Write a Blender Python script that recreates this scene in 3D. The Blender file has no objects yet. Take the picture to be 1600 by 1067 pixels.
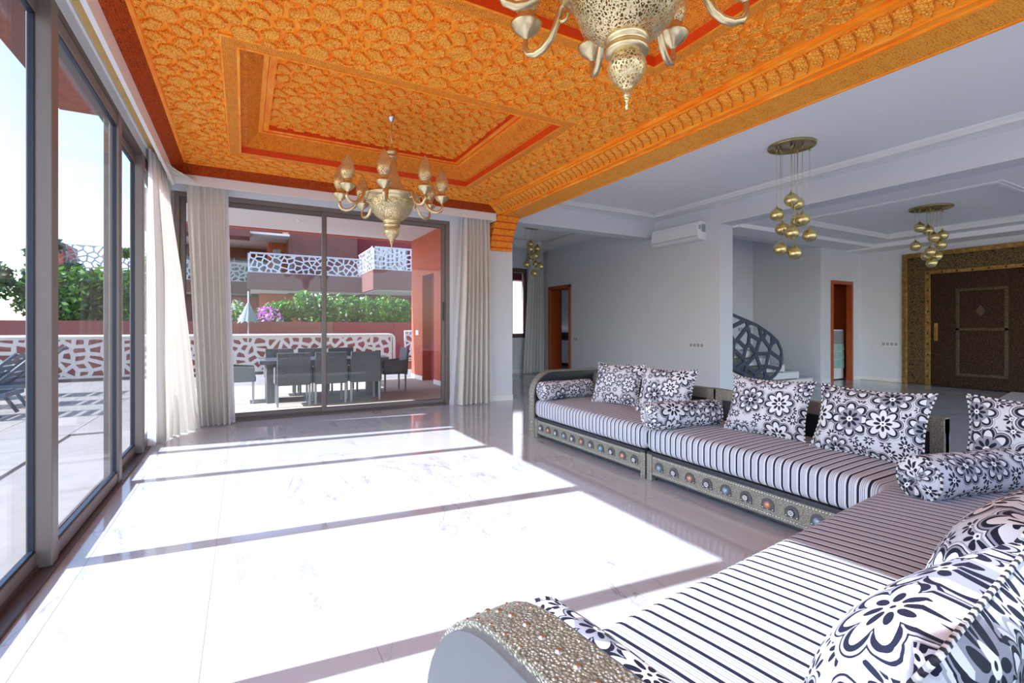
import bpy, bmesh, math, random
from math import sin, cos, pi, radians, atan2, sqrt
from mathutils import Matrix, Vector
random.seed(7)
SC = bpy.context.scene
COL = SC.collection

# ------------------------------------------------------------------ camera
cam_d = bpy.data.cameras.new('camera')
cam = bpy.data.objects.new('camera', cam_d); COL.objects.link(cam)
cam.location = (0, 0, 1.26)
cam.rotation_euler = (radians(90), 0, -math.atan(419/761))
cam_d.sensor_width = 36; cam_d.lens = 761/1600*36
cam_d.shift_y = -21.5/1600
cam_d.clip_start = 0.02; cam_d.clip_end = 400
SC.camera = cam
# ------------------------------------------------------------------ world, sun, exposure
W = bpy.data.worlds.new('world'); SC.world = W; W.use_nodes = True
wt = W.node_tree; wt.nodes.clear()
wo = wt.nodes.new('ShaderNodeOutputWorld'); wb = wt.nodes.new('ShaderNodeBackground')
sky = wt.nodes.new('ShaderNodeTexSky'); sky.sky_type = 'NISHITA'; sky.sun_disc = False
sky.sun_elevation = radians(41.5); sky.sun_rotation = radians(-95.7)
sky.air_density = 1.0; sky.dust_density = 1.0; sky.ozone_density = 1.0
SKY_STRENGTH = 0.39
SUN_STRENGTH = 8.2
wb.inputs['Strength'].default_value = SKY_STRENGTH
wt.links.new(sky.outputs[0], wb.inputs[0]); wt.links.new(wb.outputs[0], wo.inputs[0])
sd = bpy.data.lights.new('sun', 'SUN'); sd.energy = SUN_STRENGTH; sd.angle = radians(0.53); sd.color = (0.93, 0.96, 1.0)
so = bpy.data.objects.new('sun', sd); COL.objects.link(so); so.location = (-20, 2, 20)
_t = Vector((cos(radians(41.5)), -0.1*cos(radians(41.5)), -sin(radians(41.5))))
so.rotation_euler = _t.to_track_quat('-Z', 'Y').to_euler()
SC.view_settings.view_transform = 'Standard'
SC.view_settings.look = 'None'
SC.view_settings.gamma = 1.0
SC.view_settings.use_curve_mapping = False
SC.view_settings.exposure = 0.60
SC.cycles.max_bounces = 10; SC.cycles.diffuse_bounces = 6; SC.cycles.glossy_bounces = 4
SC.cycles.transparent_max_bounces = 16; SC.cycles.transmission_bounces = 6
SC.cycles.caustics_reflective = True; SC.cycles.blur_glossy = 0.22
SC.cycles.sample_clamp_indirect = 20.0
SC.cycles.use_denoising = True

# ------------------------------------------------------------------ node helpers
class NT:
    def __init__(s, name):
        s.mat = bpy.data.materials.new(name); s.mat.use_nodes = True
        s.t = s.mat.node_tree; s.t.nodes.clear()
        s.out = s.n('ShaderNodeOutputMaterial')
    def n(s, typ, **kw):
        x = s.t.nodes.new(typ)
        for k, v in kw.items(): setattr(x, k, v)
        return x
    def l(s, a, b): s.t.links.new(a, b)
    def put(s, inp, v):
        if hasattr(v, 'links') or isinstance(v, bpy.types.NodeSocket): s.l(v, inp)
        else: inp.default_value = v
    def m(s, op, a, b=None, c=None, clamp=False):
        x = s.n('ShaderNodeMath', operation=op); x.use_clamp = clamp
        s.put(x.inputs[0], a)
        if b is not None: s.put(x.inputs[1], b)
        if c is not None: s.put(x.inputs[2], c)
        return x.outputs[0]
    def vm(s, op, a, b=None, sc=None):
        x = s.n('ShaderNodeVectorMath', operation=op)
        s.put(x.inputs[0], a)
        if b is not None: s.put(x.inputs[1], b)
        if sc is not None: s.put(x.inputs['Scale'], sc)
        return x.outputs[0] if op not in ('LENGTH', 'DISTANCE', 'DOT_PRODUCT') else x.outputs['Value']
    def mix(s, f, a, b):
        x = s.n('ShaderNodeMix', data_type='RGBA')
        s.put(x.inputs['Factor'], f); s.put(x.inputs['A'], c4(a)); s.put(x.inputs['B'], c4(b))
        return x.outputs['Result']
    def ramp(s, f, stops):
        x = s.n('ShaderNodeValToRGB'); s.put(x.inputs[0], f)
        e = x.color_ramp.elements
        while len(e) < len(stops): e.new(0.5)
        for i, (p, c) in enumerate(stops): e[i].position = p; e[i].color = c4(c)
        return x.outputs[0]
    def coord(s, which='Object'): return s.n('ShaderNodeTexCoord').outputs[which]
    def noise(s, v, scale, detail=3, rough=0.5, dist=0.0):
        x = s.n('ShaderNodeTexNoise'); s.put(x.inputs['Vector'], v)
        x.inputs['Scale'].default_value = scale; x.inputs['Detail'].default_value = detail
        x.inputs['Roughness'].default_value = rough; x.inputs['Distortion'].default_value = dist
        return x.outputs[0]
    def vor(s, v, scale, feature='F1', rnd=1.0, dim='3D'):
        x = s.n('ShaderNodeTexVoronoi', feature=feature, voronoi_dimensions=dim)
        s.put(x.inputs['Vector'], v); x.inputs['Scale'].default_value = scale
        x.inputs['Randomness'].default_value = rnd
        return x
    def bump(s, h, strength=0.3, dist=0.01):
        x = s.n('ShaderNodeBump'); s.put(x.inputs['Height'], h)
        x.inputs['Strength'].default_value = strength; x.inputs['Distance'].default_value = dist
        return x.outputs[0]
    def bsdf(s, color, rough=0.5, metal=0.0, normal=None, spec=None, link=True):
        x = s.n('ShaderNodeBsdfPrincipled')
        s.put(x.inputs['Base Color'], c4(color)); s.put(x.inputs['Roughness'], rough)
        s.put(x.inputs['Metallic'], metal)
        if normal is not None: s.l(normal, x.inputs['Normal'])
        if spec is not None: x.inputs['Specular IOR Level'].default_value = spec
        if link: s.l(x.outputs[0], s.out.inputs[0])
        return x
def c4(c):
    if isinstance(c, (tuple, list)) and len(c) == 3: return (c[0], c[1], c[2], 1)
    return c
def plain(name, col, rough=0.5, metal=0.0, nscale=None, namp=0.08, bump=0.0, spec=None):
    t = NT(name)
    if nscale:
        nz = t.noise(t.coord(), nscale, 4)
        c = t.mix(nz, tuple(max(0, x*(1-namp)) for x in col), tuple(min(1, x*(1+namp)) for x in col))
        t.bsdf(c, rough, metal, t.bump(nz, bump, 0.01) if bump else None, spec)
    else: t.bsdf(col, rough, metal, None, spec)
    return t.mat

MAT = {}
MAT['wall'] = plain('wall_paint', (0.70, 0.71, 0.74), 0.6, 0, 3.0, 0.015)
MAT['ceil'] = plain('ceiling_paint', (0.88, 0.875, 0.885), 0.55, 0, 2.0, 0.01)
MAT['trim'] = plain('white_trim', (0.82, 0.81, 0.79), 0.45, 0, 3.0, 0.02)
MAT['alu'] = plain('taupe_aluminium', (0.19, 0.155, 0.14), 0.42, 0.2, 12, 0.04)
MAT['alu_dark'] = plain('brown_aluminium', (0.12, 0.085, 0.08), 0.4, 0.3, 12, 0.05)
MAT['gasket'] = plain('dark_gasket', (0.012, 0.02, 0.04), 0.4)
MAT['plywood'] = plain('plywood_track', (0.72, 0.47, 0.16), 0.6, 0, 9, 0.1)
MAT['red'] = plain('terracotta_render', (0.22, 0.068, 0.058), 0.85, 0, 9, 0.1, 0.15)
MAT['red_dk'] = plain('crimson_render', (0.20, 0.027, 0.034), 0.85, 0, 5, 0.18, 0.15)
MAT['soffit'] = plain('white_soffit', (0.66, 0.63, 0.62), 0.7, 0, 3, 0.02)
MAT['lattice'] = plain('white_powder_coat', (0.50, 0.51, 0.56), 0.4, 0, 6, 0.02)
MAT['lattice_cream'] = plain('cream_powder_coat', (0.50, 0.46, 0.43), 0.5, 0, 6, 0.03)
MAT['rattan'] = None
MAT['black_wood'] = plain('black_lacquer', (0.022, 0.024, 0.032), 0.32, 0, 20, 0.3)
MAT['grey_wood'] = plain('dark_grey_paint', (0.065, 0.068, 0.078), 0.5, 0, 4, 0.12, 0.05)
MAT['plastic_white'] = plain('white_plastic', (0.84, 0.84, 0.84), 0.35)
MAT['plastic_grey'] = plain('grey_plastic', (0.35, 0.36, 0.38), 0.4)
MAT['chrome'] = plain('chrome', (0.75, 0.75, 0.78), 0.2, 1.0)
MAT['rail_blue'] = plain('blue_grey_metal', (0.10, 0.125, 0.17), 0.4, 0.3, 8, 0.06)
MAT['door_wood'] = plain('red_brown_wood', (0.42, 0.075, 0.015), 0.38, 0, 14, 0.25)
MAT['dark'] = plain('dark_interior', (0.02, 0.022, 0.03), 0.6)
MAT['stud'] = plain('steel_stud', (0.62, 0.60, 0.56), 0.25, 1.0)
MAT['jewel_white'] = plain('white_enamel', (0.62, 0.64, 0.68), 0.3, 0.2)
MAT['jewel_blue'] = plain('blue_enamel', (0.22, 0.32, 0.40), 0.25, 0.2)
MAT['jewel_copper'] = plain('copper_enamel', (0.50, 0.25, 0.17), 0.3, 0.3)
MAT['lounger'] = plain('blue_grey_plastic', (0.075, 0.10, 0.14), 0.5)
MAT['bark'] = plain('bark', (0.10, 0.07, 0.05), 0.9, 0, 20, 0.3, 0.3)
MAT['umbrella'] = plain('faded_grey_canvas', (0.20, 0.24, 0.24), 0.9, 0, 20, 0.2)
MAT['window_dark'] = plain('reflective_dark_glass', (0.16, 0.18, 0.19), 0.12, 0, 0.8, 0.4)
MAT['lit_orange_render'] = plain('lit_orange_render', (0.44, 0.105, 0.06), 0.85, 0, 7, 0.1, 0.15)  # facade render with its bounce-lit look put into the colour
MAT['shaded_brown_render'] = plain('shaded_brown_render', (0.155, 0.062, 0.054), 0.85, 0, 7, 0.1, 0.15)  # facade render with the shade on it put into the colour
MAT['pool'] = plain('pool_water', (0.10, 0.25, 0.36), 0.05)
MAT['beige_slab'] = plain('plain_beige', (0.72, 0.66, 0.63), 0.5, 0, 2, 0.03)

def mk_leaf(name, a, b):
    t = NT(name)
    oi = t.n('ShaderNodeNewGeometry').outputs['Random Per Island']
    c = t.mix(oi, a, b)
    p = t.bsdf(c, 0.5, link=False)
    tr = t.n('ShaderNodeBsdfTranslucent'); t.l(c, tr.inputs[0])
    mx = t.n('ShaderNodeMixShader'); mx.inputs[0].default_value = 0.3
    t.l(p.outputs[0], mx.inputs[1]); t.l(tr.outputs[0], mx.inputs[2]); t.l(mx.outputs[0], t.out.inputs[0])
    return t.mat
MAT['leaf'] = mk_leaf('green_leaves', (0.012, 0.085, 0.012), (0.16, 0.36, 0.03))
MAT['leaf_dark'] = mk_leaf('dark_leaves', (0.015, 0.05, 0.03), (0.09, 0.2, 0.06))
MAT['petal_pink'] = mk_leaf('magenta_bracts', (0.55, 0.13, 0.55), (0.75, 0.30, 0.70))
MAT['petal_white'] = mk_leaf('white_bracts', (0.75, 0.75, 0.62), (0.85, 0.85, 0.8))

def mk_glass(tint=(0.93, 0.95, 0.97), refl=1.0):
    t = NT('window_glass')
    tr = t.n('ShaderNodeBsdfTransparent'); tr.inputs[0].default_value = c4(tint)
    gl = t.n('ShaderNodeBsdfGlossy'); gl.inputs['Roughness'].default_value = 0.0
    lw = t.n('ShaderNodeLayerWeight'); lw.inputs['Blend'].default_value = 0.5
    f = t.m('MULTIPLY_ADD', t.m('POWER', lw.outputs['Facing'], 4.0), 0.24*refl, 0.025, clamp=True)
    mx = t.n('ShaderNodeMixShader'); t.l(f, mx.inputs[0]); t.l(tr.outputs[0], mx.inputs[1]); t.l(gl.outputs[0], mx.inputs[2])
    t.l(mx.outputs[0], t.out.inputs[0]); return t.mat
MAT['glass'] = mk_glass()

def mk_marble():
    t = NT('veined_white_marble')
    o = t.coord('Object'); r = t.n('ShaderNodeObjectInfo').outputs['Random']
    off = t.n('ShaderNodeCombineXYZ'); t.l(t.m('MULTIPLY', r, 91.0), off.inputs[0]); t.l(t.m('MULTIPLY', r, 57.0), off.inputs[1])
    v = t.vm('ADD', o, off.outputs[0])
    rot = t.n('ShaderNodeMapping'); t.l(v, rot.inputs[0]); rot.inputs['Rotation'].default_value = (0, 0, 0.75); rot.inputs['Scale'].default_value = (1.5, 0.42, 1)
    n1 = t.noise(rot.outputs[0], 1.5, 7, 0.62, 0.7)
    n2 = t.noise(v, 0.9, 3, 0.5)
    ridge = t.m('ABSOLUTE', t.m('SUBTRACT', n1, 0.5))
    line = t.m('SUBTRACT', 1.0, t.m('DIVIDE', ridge, 0.011), clamp=True)
    gate = t.m('MULTIPLY', t.m('SUBTRACT', n2, 0.47), 9.0, clamp=True)
    soft = t.m('SUBTRACT', 1.0, t.m('DIVIDE', ridge, 0.07), clamp=True)
    k = t.m('MULTIPLY', gate, t.m('ADD', t.m('MULTIPLY', line, 0.6), t.m('MULTIPLY', soft, 0.14)), clamp=True)
    c = t.mix(k, (0.49, 0.50, 0.545), (0.20, 0.21, 0.25))
    p = t.bsdf(c, 0.07, 0, None, 1.0)
    return t.mat
MAT['marble'] = mk_marble()
MAT['grout'] = plain('beige_grout', (0.42, 0.36, 0.30), 0.8)

def mk_pave():
    t = NT('beige_paving')
    o = t.coord('Object'); r = t.n('ShaderNodeObjectInfo').outputs['Random']
    off = t.n('ShaderNodeCombineXYZ'); t.l(t.m('MULTIPLY', r, 40.0), off.inputs[0])
    n = t.noise(t.vm('ADD', o, off.outputs[0]), 3.0, 5, 0.6, 1.0)
    c = t.mix(n, (0.20, 0.18, 0.168), (0.31, 0.29, 0.278))
    t.bsdf(c, 0.6, 0, None, 0.3); return t.mat
MAT['pave'] = mk_pave()

def mk_carved(name, lo, mid, hi, scale, bs):
    t = NT(name)
    o = t.coord()
    wv = t.noise(o, scale*0.35, 2, 0.5)
    dv = t.vm('ADD', o, t.vm('SCALE', o, sc=0.0))
    v = t.vor(dv, scale, 'DISTANCE_TO_EDGE', 0.8); v2 = t.vor(dv, scale*2.1, 'F1', 0.6)
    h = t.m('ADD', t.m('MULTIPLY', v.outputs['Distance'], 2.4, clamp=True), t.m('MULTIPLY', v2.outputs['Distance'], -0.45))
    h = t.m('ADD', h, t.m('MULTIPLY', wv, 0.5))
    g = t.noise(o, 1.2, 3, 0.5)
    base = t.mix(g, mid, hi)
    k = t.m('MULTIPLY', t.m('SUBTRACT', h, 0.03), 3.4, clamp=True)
    c = t.mix(k, lo, base)  # hollows of the carving darkened in the colour, standing in for shade
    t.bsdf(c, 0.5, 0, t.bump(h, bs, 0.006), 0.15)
    return t.mat
MAT['cedar_cornice'] = mk_carved('cornice_shaded_cedar', (0.16, 0.012, 0.001), (0.48, 0.055, 0.003), (0.66, 0.10, 0.008), 65, 1.0)  # deeper red stain, with the cornice's partial shade put into the colour
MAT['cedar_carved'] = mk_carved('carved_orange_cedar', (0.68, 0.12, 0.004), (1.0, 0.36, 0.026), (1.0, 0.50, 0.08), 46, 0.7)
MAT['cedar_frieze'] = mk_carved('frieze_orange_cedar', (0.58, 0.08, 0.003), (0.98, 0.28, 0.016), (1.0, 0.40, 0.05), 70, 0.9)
def mk_cedar():
    t = NT('orange_cedar'); o = t.coord()
    mp = t.n('ShaderNodeMapping'); t.l(o, mp.inputs[0]); mp.inputs['Scale'].default_value = (9, 1.4, 9)
    n = t.noise(mp.outputs[0], 2.5, 5, 0.6, 0.6)
    c = t.ramp(n, [(0.3, (0.95, 0.18, 0.006)), (0.5, (1.0, 0.31, 0.018)), (0.7, (1.0, 0.46, 0.06))])
    t.bsdf(c, 0.45, 0, None, 0.15); return t.mat
MAT['cedar'] = mk_cedar()
MAT['cedar_red'] = plain('red_stained_cedar', (0.72, 0.06, 0.003), 0.4, 0, 5, 0.2)

def mk_hammer(name, c1, c2, scale=90, rough=0.38):
    t = NT(name); o = t.coord()
    v = t.vor(o, scale); n = t.noise(o, scale*1.2, 3, 0.6)
    h = t.m('ADD', v.outputs['Distance'], t.m('MULTIPLY', n, 0.6))
    c = t.mix(t.m('MULTIPLY', h, 1.1, clamp=True), c1, c2)
    t.bsdf(c, rough, 0.75, t.bump(h, 0.9, 0.004)); return t.mat
MAT['hammered'] = mk_hammer('hammered_white_metal', (0.74, 0.72, 0.64), (0.24, 0.23, 0.19), 170)
MAT['brass_embossed'] = mk_hammer('embossed_brass', (0.50, 0.34, 0.12), (0.07, 0.045, 0.022), 55, 0.42)
MAT['brass_strip'] = mk_hammer('brass_strip', (0.62, 0.40, 0.13), (0.30, 0.16, 0.04), 14, 0.35)
MAT['bronze_dark'] = mk_hammer('dark_embossed_bronze', (0.17, 0.085, 0.04), (0.02, 0.010, 0.006), 60, 0.42)
MAT['bronze_light'] = mk_hammer('worn_bronze', (0.20, 0.15, 0.09), (0.07, 0.05, 0.03), 40, 0.5)
MAT['brass'] = plain('aged_brass', (0.68, 0.56, 0.33), 0.28, 0.9, 12, 0.12)
MAT['brass_gold'] = plain('speckled_gold', (0.78, 0.58, 0.27), 0.27, 1.0, 70, 0.5, 0.25)
MAT['brass_plate'] = plain('gold_plate', (0.42, 0.33, 0.15), 0.3, 0.9)

def mk_pierced():
    t = NT('pierced_brass'); o = t.coord()
    v = t.vor(o, 64, 'DISTANCE_TO_EDGE'); v2 = t.vor(o, 130, 'F1')
    hole = t.m('MULTIPLY', t.m('GREATER_THAN', v.outputs['Distance'], 0.12), t.m('GREATER_THAN', v2.outputs['Distance'], 0.42))
    p = t.bsdf(t.mix(t.noise(o, 20, 2), (0.62, 0.50, 0.26), (0.84, 0.71, 0.42)), 0.34, 0.75, t.bump(v.outputs['Distance'], 0.4, 0.003), link=False)
    tr = t.n('ShaderNodeBsdfTransparent')
    mx = t.n('ShaderNodeMixShader'); t.l(hole, mx.inputs[0]); t.l(p.outputs[0], mx.inputs[1]); t.l(tr.outputs[0], mx.inputs[2])
    t.l(mx.outputs[0], t.out.inputs[0]); return t.mat
MAT['pierced'] = mk_pierced()

def mk_cloth(name, col, transl, nscale=25):
    t = NT(name); o = t.coord()
    n = t.noise(o, nscale, 4)
    c = t.mix(n, tuple(x*0.95 for x in col), col)
    d = t.bsdf(c, 0.9, 0, None, 0.1, link=False)
    tr = t.n('ShaderNodeBsdfTranslucent'); t.l(c, tr.inputs[0])
    mx = t.n('ShaderNodeMixShader'); mx.inputs[0].default_value = transl
    t.l(d.outputs[0], mx.inputs[1]); t.l(tr.outputs[0], mx.inputs[2]); t.l(mx.outputs[0], t.out.inputs[0]); return t.mat
MAT['curtain'] = mk_cloth('cream_curtain', (0.82, 0.78, 0.72), 0.25)
MAT['lining'] = mk_cloth('white_lining', (0.80, 0.80, 0.84), 0.35)
MAT['curtain_shaded'] = mk_cloth('shaded_curtain', (0.74, 0.73, 0.71), 0.15)  # greyer curtain cloth, the alcove's shade is put into its colour

def mk_stripe():
    t = NT('striped_fabric')
    sx = t.n('ShaderNodeSeparateXYZ'); t.l(t.coord(), sx.inputs[0])
    x = t.m('FRACT', t.m('DIVIDE', sx.outputs[0], 0.053))
    def band(a, b): return t.m('MULTIPLY', t.m('GREATER_THAN', x, a), t.m('LESS_THAN', x, b))
    c = (0.60, 0.62, 0.69)
    c = t.mix(band(0.36, 0.41), c, (0.14, 0.15, 0.19)); c = t.mix(band(0.50, 0.60), c, (0.30, 0.33, 0.40))
    c = t.mix(band(0.70, 0.75), c, (0.12, 0.125, 0.16)); c = t.mix(band(0.0, 0.24), c, (0.012, 0.014, 0.035))
    n = t.noise(t.coord(), 300, 2)
    t.bsdf(c, 0.75, 0, t.bump(n, 0.15, 0.002), 0.2); return t.mat
MAT['stripe'] = mk_stripe()

def mk_floral():
    t = NT('floral_fabric')
    uv = t.coord('UV'); DK = (0.010, 0.012, 0.030)
    def flower(col, scale, rnd, R0, Rv, kind, loc):
        mp = t.n('ShaderNodeMapping'); t.l(uv, mp.inputs[0]); mp.inputs['Location'].default_value = loc
        vo = t.n('ShaderNodeTexVoronoi', feature='F1', voronoi_dimensions='2D'); t.l(mp.outputs[0], vo.inputs['Vector'])
        vo.inputs['Scale'].default_value = scale; vo.inputs['Randomness'].default_value = rnd
        d = t.vm('SUBTRACT', mp.outputs[0], vo.outputs['Position'])
        d = t.vm('SCALE', d, sc=scale)
        s = t.n('ShaderNodeSeparateXYZ'); t.l(d, s.inputs[0])
        rc = t.n('ShaderNodeSeparateColor'); t.l(vo.outputs['Color'], rc.inputs[0])
        R = t.m('MULTIPLY_ADD', rc.outputs[0], Rv, R0)
        r = t.m('DIVIDE', t.vm('LENGTH', d), R)
        th = t.m('ADD', t.m('ARCTAN2', s.outputs[1], s.outputs[0]), t.m('MULTIPLY', rc.outputs[1], 6.28))
        a = t.m('SUBTRACT', t.m('FLOORED_MODULO', th, pi/4), pi/8)
        px = t.m('MULTIPLY', r, t.m('COSINE', a)); py = t.m('MULTIPLY', r, t.m('SINE', a))
        def ell(cx, ax, ay):
            u = t.m('DIVIDE', t.m('SUBTRACT', px, cx), ax); w = t.m('DIVIDE', py, ay)
            return t.m('ADD', t.m('MULTIPLY', u, u), t.m('MULTIPLY', w, w))
        def fill(c, m, th_, colr): return t.mix(t.m('LESS_THAN', m, th_), c, colr)
        if kind == 'big':
            o = ell(0.74, 0.36, 0.34)
            col = fill(col, o, 1.75, (0.34, 0.35, 0.41)); col = fill(col, o, 1.45, (0.70, 0.70, 0.75))
            col = fill(col, o, 1.10, DK); col = fill(col, o, 0.90, (0.30, 0.31, 0.37)); col = fill(col, o, 0.60, DK); 
            p = ell(0.50, 0.44, 0.21)
            col = fill(col, p, 1.15, DK)
            gw = t.mix(t.m('GREATER_THAN', rc.outputs[2], 0.4), (0.70, 0.70, 0.75), (0.27, 0.28, 0.34))
            gw = t.mix(t.m('LESS_THAN', px, 0.62), (0.70, 0.70, 0.75), gw)
            col = t.mix(t.m('LESS_THAN', p, 0.86), col, gw)
            q = ell(0.33, 0.18, 0.085)
            col = fill(col, q, 1.0, DK)
            col = fill(col, r, 0.15, (0.82, 0.82, 0.86)); col = fill(col, r, 0.055, DK)
        else:
            q = ell(0.62, 0.36, 0.16)
            col = fill(col, q, 2.2, (0.52, 0.53, 0.60))
            col = fill(col, q, 1.0, DK); col = fill(col, r, 0.28, (0.80, 0.80, 0.84)); col = fill(col, r, 0.1, DK)
        return col
    col = (0.60, 0.61, 0.68)
    col = flower(col, 12.5, 0.5, 0.36, 0.14, 'small', (0.3, 0.2, 0))
    col = flower(col, 4.5, 0.55, 0.34, 0.20, 'big', (0, 0, 0))
    n = t.noise(t.coord(), 250, 2)
    t.bsdf(col, 0.7, 0, t.bump(n, 0.2, 0.002), 0.25); return t.mat
MAT['floral'] = mk_floral()

def mk_rope():
    t = NT('black_white_piping')
    sx = t.n('ShaderNodeSeparateXYZ'); t.l(t.coord('UV'), sx.inputs[0])
    x = t.m('FRACT', t.m('MULTIPLY', sx.outputs[0], 34.0))
    c = t.mix(t.m('GREATER_THAN', x, 0.45), (0.02, 0.02, 0.035), (0.72, 0.70, 0.70))
    y = t.m('FRACT', t.m('MULTIPLY', sx.outputs[0], 64.0))
    t.bsdf(c, 0.7, 0, t.bump(t.m('PINGPONG', y, 0.5), 1.0, 0.004)); return t.mat
MAT['rope'] = mk_rope()
def mk_rattan():
    t = NT('woven_rattan'); o = t.coord()
    s = t.n('ShaderNodeSeparateXYZ'); t.l(o, s.inputs[0])
    w1 = t.m('SINE', t.m('MULTIPLY', s.outputs[0], 210.0)); w2 = t.m('SINE', t.m('MULTIPLY', s.outputs[2], 300.0))
    h = t.m('MULTIPLY', w1, w2)
    c = t.mix(t.m('MULTIPLY_ADD', h, 0.5, 0.5), (0.03, 0.035, 0.045), (0.20, 0.205, 0.21))
    t.bsdf(c, 0.5, 0, t.bump(h, 0.5, 0.003)); return t.mat
MAT['rattan'] = mk_rattan()

# ------------------------------------------------------------------ mesh builder
class MB:
    def __init__(s): s.v = []; s.f = []; s.uv = []; s.sm = []
    def add(s, vs, fs, uvs=None, smooth=False, M=None):
        o = len(s.v)
        if M is not None: vs = [M @ Vector(p) for p in vs]
        s.v.extend([tuple(p) for p in vs])
        for i, f in enumerate(fs):
            s.f.append([a+o for a in f]); s.sm.append(smooth)
            s.uv.append(uvs[i] if uvs else None)
        return s
    def box(s, x0, x1, y0, y1, z0, z1, M=None):
        if x0 > x1: x0, x1 = x1, x0
        if y0 > y1: y0, y1 = y1, y0
        if z0 > z1: z0, z1 = z1, z0
        v = [(x0,y0,z0),(x1,y0,z0),(x1,y1,z0),(x0,y1,z0),(x0,y0,z1),(x1,y0,z1),(x1,y1,z1),(x0,y1,z1)]
        return s.add(v, [(3,2,1,0),(4,5,6,7),(0,1,5,4),(1,2,6,5),(2,3,7,6),(3,0,4,7)], M=M)
    def prism(s, poly, a, b, axis='z', M=None, smooth=False):
        # poly 2D (ccw), extruded from a to b along axis; x: poly=(y,z); y: poly=(x,z); z: poly=(x,y)
        n = len(poly)
        def P(p, h): return {'z': (p[0], p[1], h), 'x': (h, p[0], p[1]), 'y': (p[0], h, p[1])}[axis]
        v = [P(p, a) for p in poly] + [P(p, b) for p in poly]
        f = [tuple(range(n-1, -1, -1)), tuple(range(n, 2*n))] + [(i, (i+1) % n, n+(i+1) % n, n+i) for i in range(n)]
        if axis == 'y': f = [tuple(reversed(q)) for q in f]
        return s.add(v, f, M=M, smooth=smooth)
    def lathe(s, prof, seg=24, M=None, smooth=True, uvscale=None):
        v = []; f = []; uvs = []
        for r, z in prof:
            for k in range(seg):
                a = 2*pi*k/seg; v.append((r*cos(a), r*sin(a), z))
        L = [0]
        for i in range(1, len(prof)): L.append(L[-1]+sqrt((prof[i][0]-prof[i-1][0])**2+(prof[i][1]-prof[i-1][1])**2))
        us = uvscale or 0.3
        for i in range(len(prof)-1):
            for k in range(seg):
                k2 = (k+1) % seg
                f.append((i*seg+k, i*seg+k2, (i+1)*seg+k2, (i+1)*seg+k))
                u0, u1 = 2*pi*k/seg*us, 2*pi*(k+1)/seg*us
                uvs.append([(u0, L[i]), (u1, L[i]), (u1, L[i+1]), (u0, L[i+1])])
        return s.add(v, f, uvs, smooth, M)
    def tube(s, pts, r, seg=8, M=None, closed=False, smooth=True):
        pts = [Vector(p) for p in pts]; n = len(pts); v = []; f = []; uvs = []
        rs = r if isinstance(r, (list, tuple)) else [r]*n
        up = None; L = 0
        for i in range(n):
            if closed: d = pts[(i+1) % n]-pts[i-1]
            else: d = pts[min(i+1, n-1)]-pts[max(i-1, 0)]
            d.normalize()
            if up is None:
                up = Vector((0, 0, 1)) if abs(d.z) < 0.9 else Vector((1, 0, 0))
            a = d.cross(up)
            if a.length < 1e-5: a = d.cross(Vector((1, 0.3, 0)))
            a.normalize(); b = a.cross(d).normalized(); up = b
            for k in range(seg):
                t = 2*pi*k/seg; v.append(pts[i]+(a*cos(t)+b*sin(t))*rs[i])
        m = n if closed else n-1
        for i in range(m):
            j = (i+1) % n; dl = (pts[j]-pts[i]).length
            for k in range(seg):
                k2 = (k+1) % seg
                f.append((i*seg+k2, i*seg+k, j*seg+k, j*seg+k2))
                uvs.append([(L, 0), (L, 0), (L+dl, 0), (L+dl, 0)])
            L += dl
        if not closed:
            f.append(tuple(range(seg))); f.append(tuple(reversed(range((n-1)*seg, n*seg)))); uvs += [[(0, 0)]*seg, [(0, 0)]*seg]
        return s.add(v, f, uvs, smooth, M)
    def dome(s, c, r, h, axis='z', seg=8, rings=2, M=None, sgn=1):
        v = []; f = []
        for i in range(rings):
            t = (pi/2)*i/rings
            for k in range(seg):
                a = 2*pi*k/seg; v.append((r*cos(t)*cos(a), r*cos(t)*sin(a), h*sin(t)))
        v.append((0, 0, h))
        for i in range(rings-1):
            for k in range(seg):
                k2 = (k+1) % seg; f.append((i*seg+k, i*seg+k2, (i+1)*seg+k2, (i+1)*seg+k))
        for k in range(seg): f.append(((rings-1)*seg+k, (rings-1)*seg+(k+1) % seg, len(v)-1))
        R = Matrix.Translation(c)
        if axis == 'x': R = R @ Matrix.Rotation(sgn*pi/2, 4, 'Y')
        if axis == 'y': R = R @ Matrix.Rotation(-sgn*pi/2, 4, 'X')
        if axis == 'z' and sgn < 0: R = R @ Matrix.Rotation(pi, 4, 'X')
        return s.add(v, f, None, True, (M @ R) if M is not None else R)
    def mesh(s, name):
        me = bpy.data.meshes.new(name); me.from_pydata(s.v, [], s.f)
        if any(u is not None for u in s.uv):
            ul = me.uv_layers.new(name='uv'); i = 0
            for p, u in zip(me.polygons, s.uv):
                for j in range(len(p.vertices)):
                    ul.data[p.loop_start+j].uv = u[j] if u else (0, 0)
        me.polygons.foreach_set('use_smooth', s.sm)
        me.update(); return me
    def build(s, name, mat, parent=None, bevel=0, kind=None, loc=None, rotz=0):
        me = s.mesh(name)
        me.materials.append(MAT[mat] if isinstance(mat, str) else mat)
        o = bpy.data.objects.new(name, me); COL.objects.link(o)
        if parent: o.parent = parent
        if loc: o.location = loc
        if rotz: o.rotation_euler = (0, 0, rotz)
        if bevel:
            b = o.modifiers.new('bevel', 'BEVEL'); b.width = bevel; b.segments = 2; b.limit_method = 'ANGLE'
        if kind: o['kind'] = kind
        return o
def inst(src, parent=None, loc=None, rot=None):
    c = src.copy(); COL.objects.link(c); c.parent = parent if parent else src.parent
    if loc is not None: c.location = loc
    if rot is not None: c.rotation_euler = rot
    return c
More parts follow.
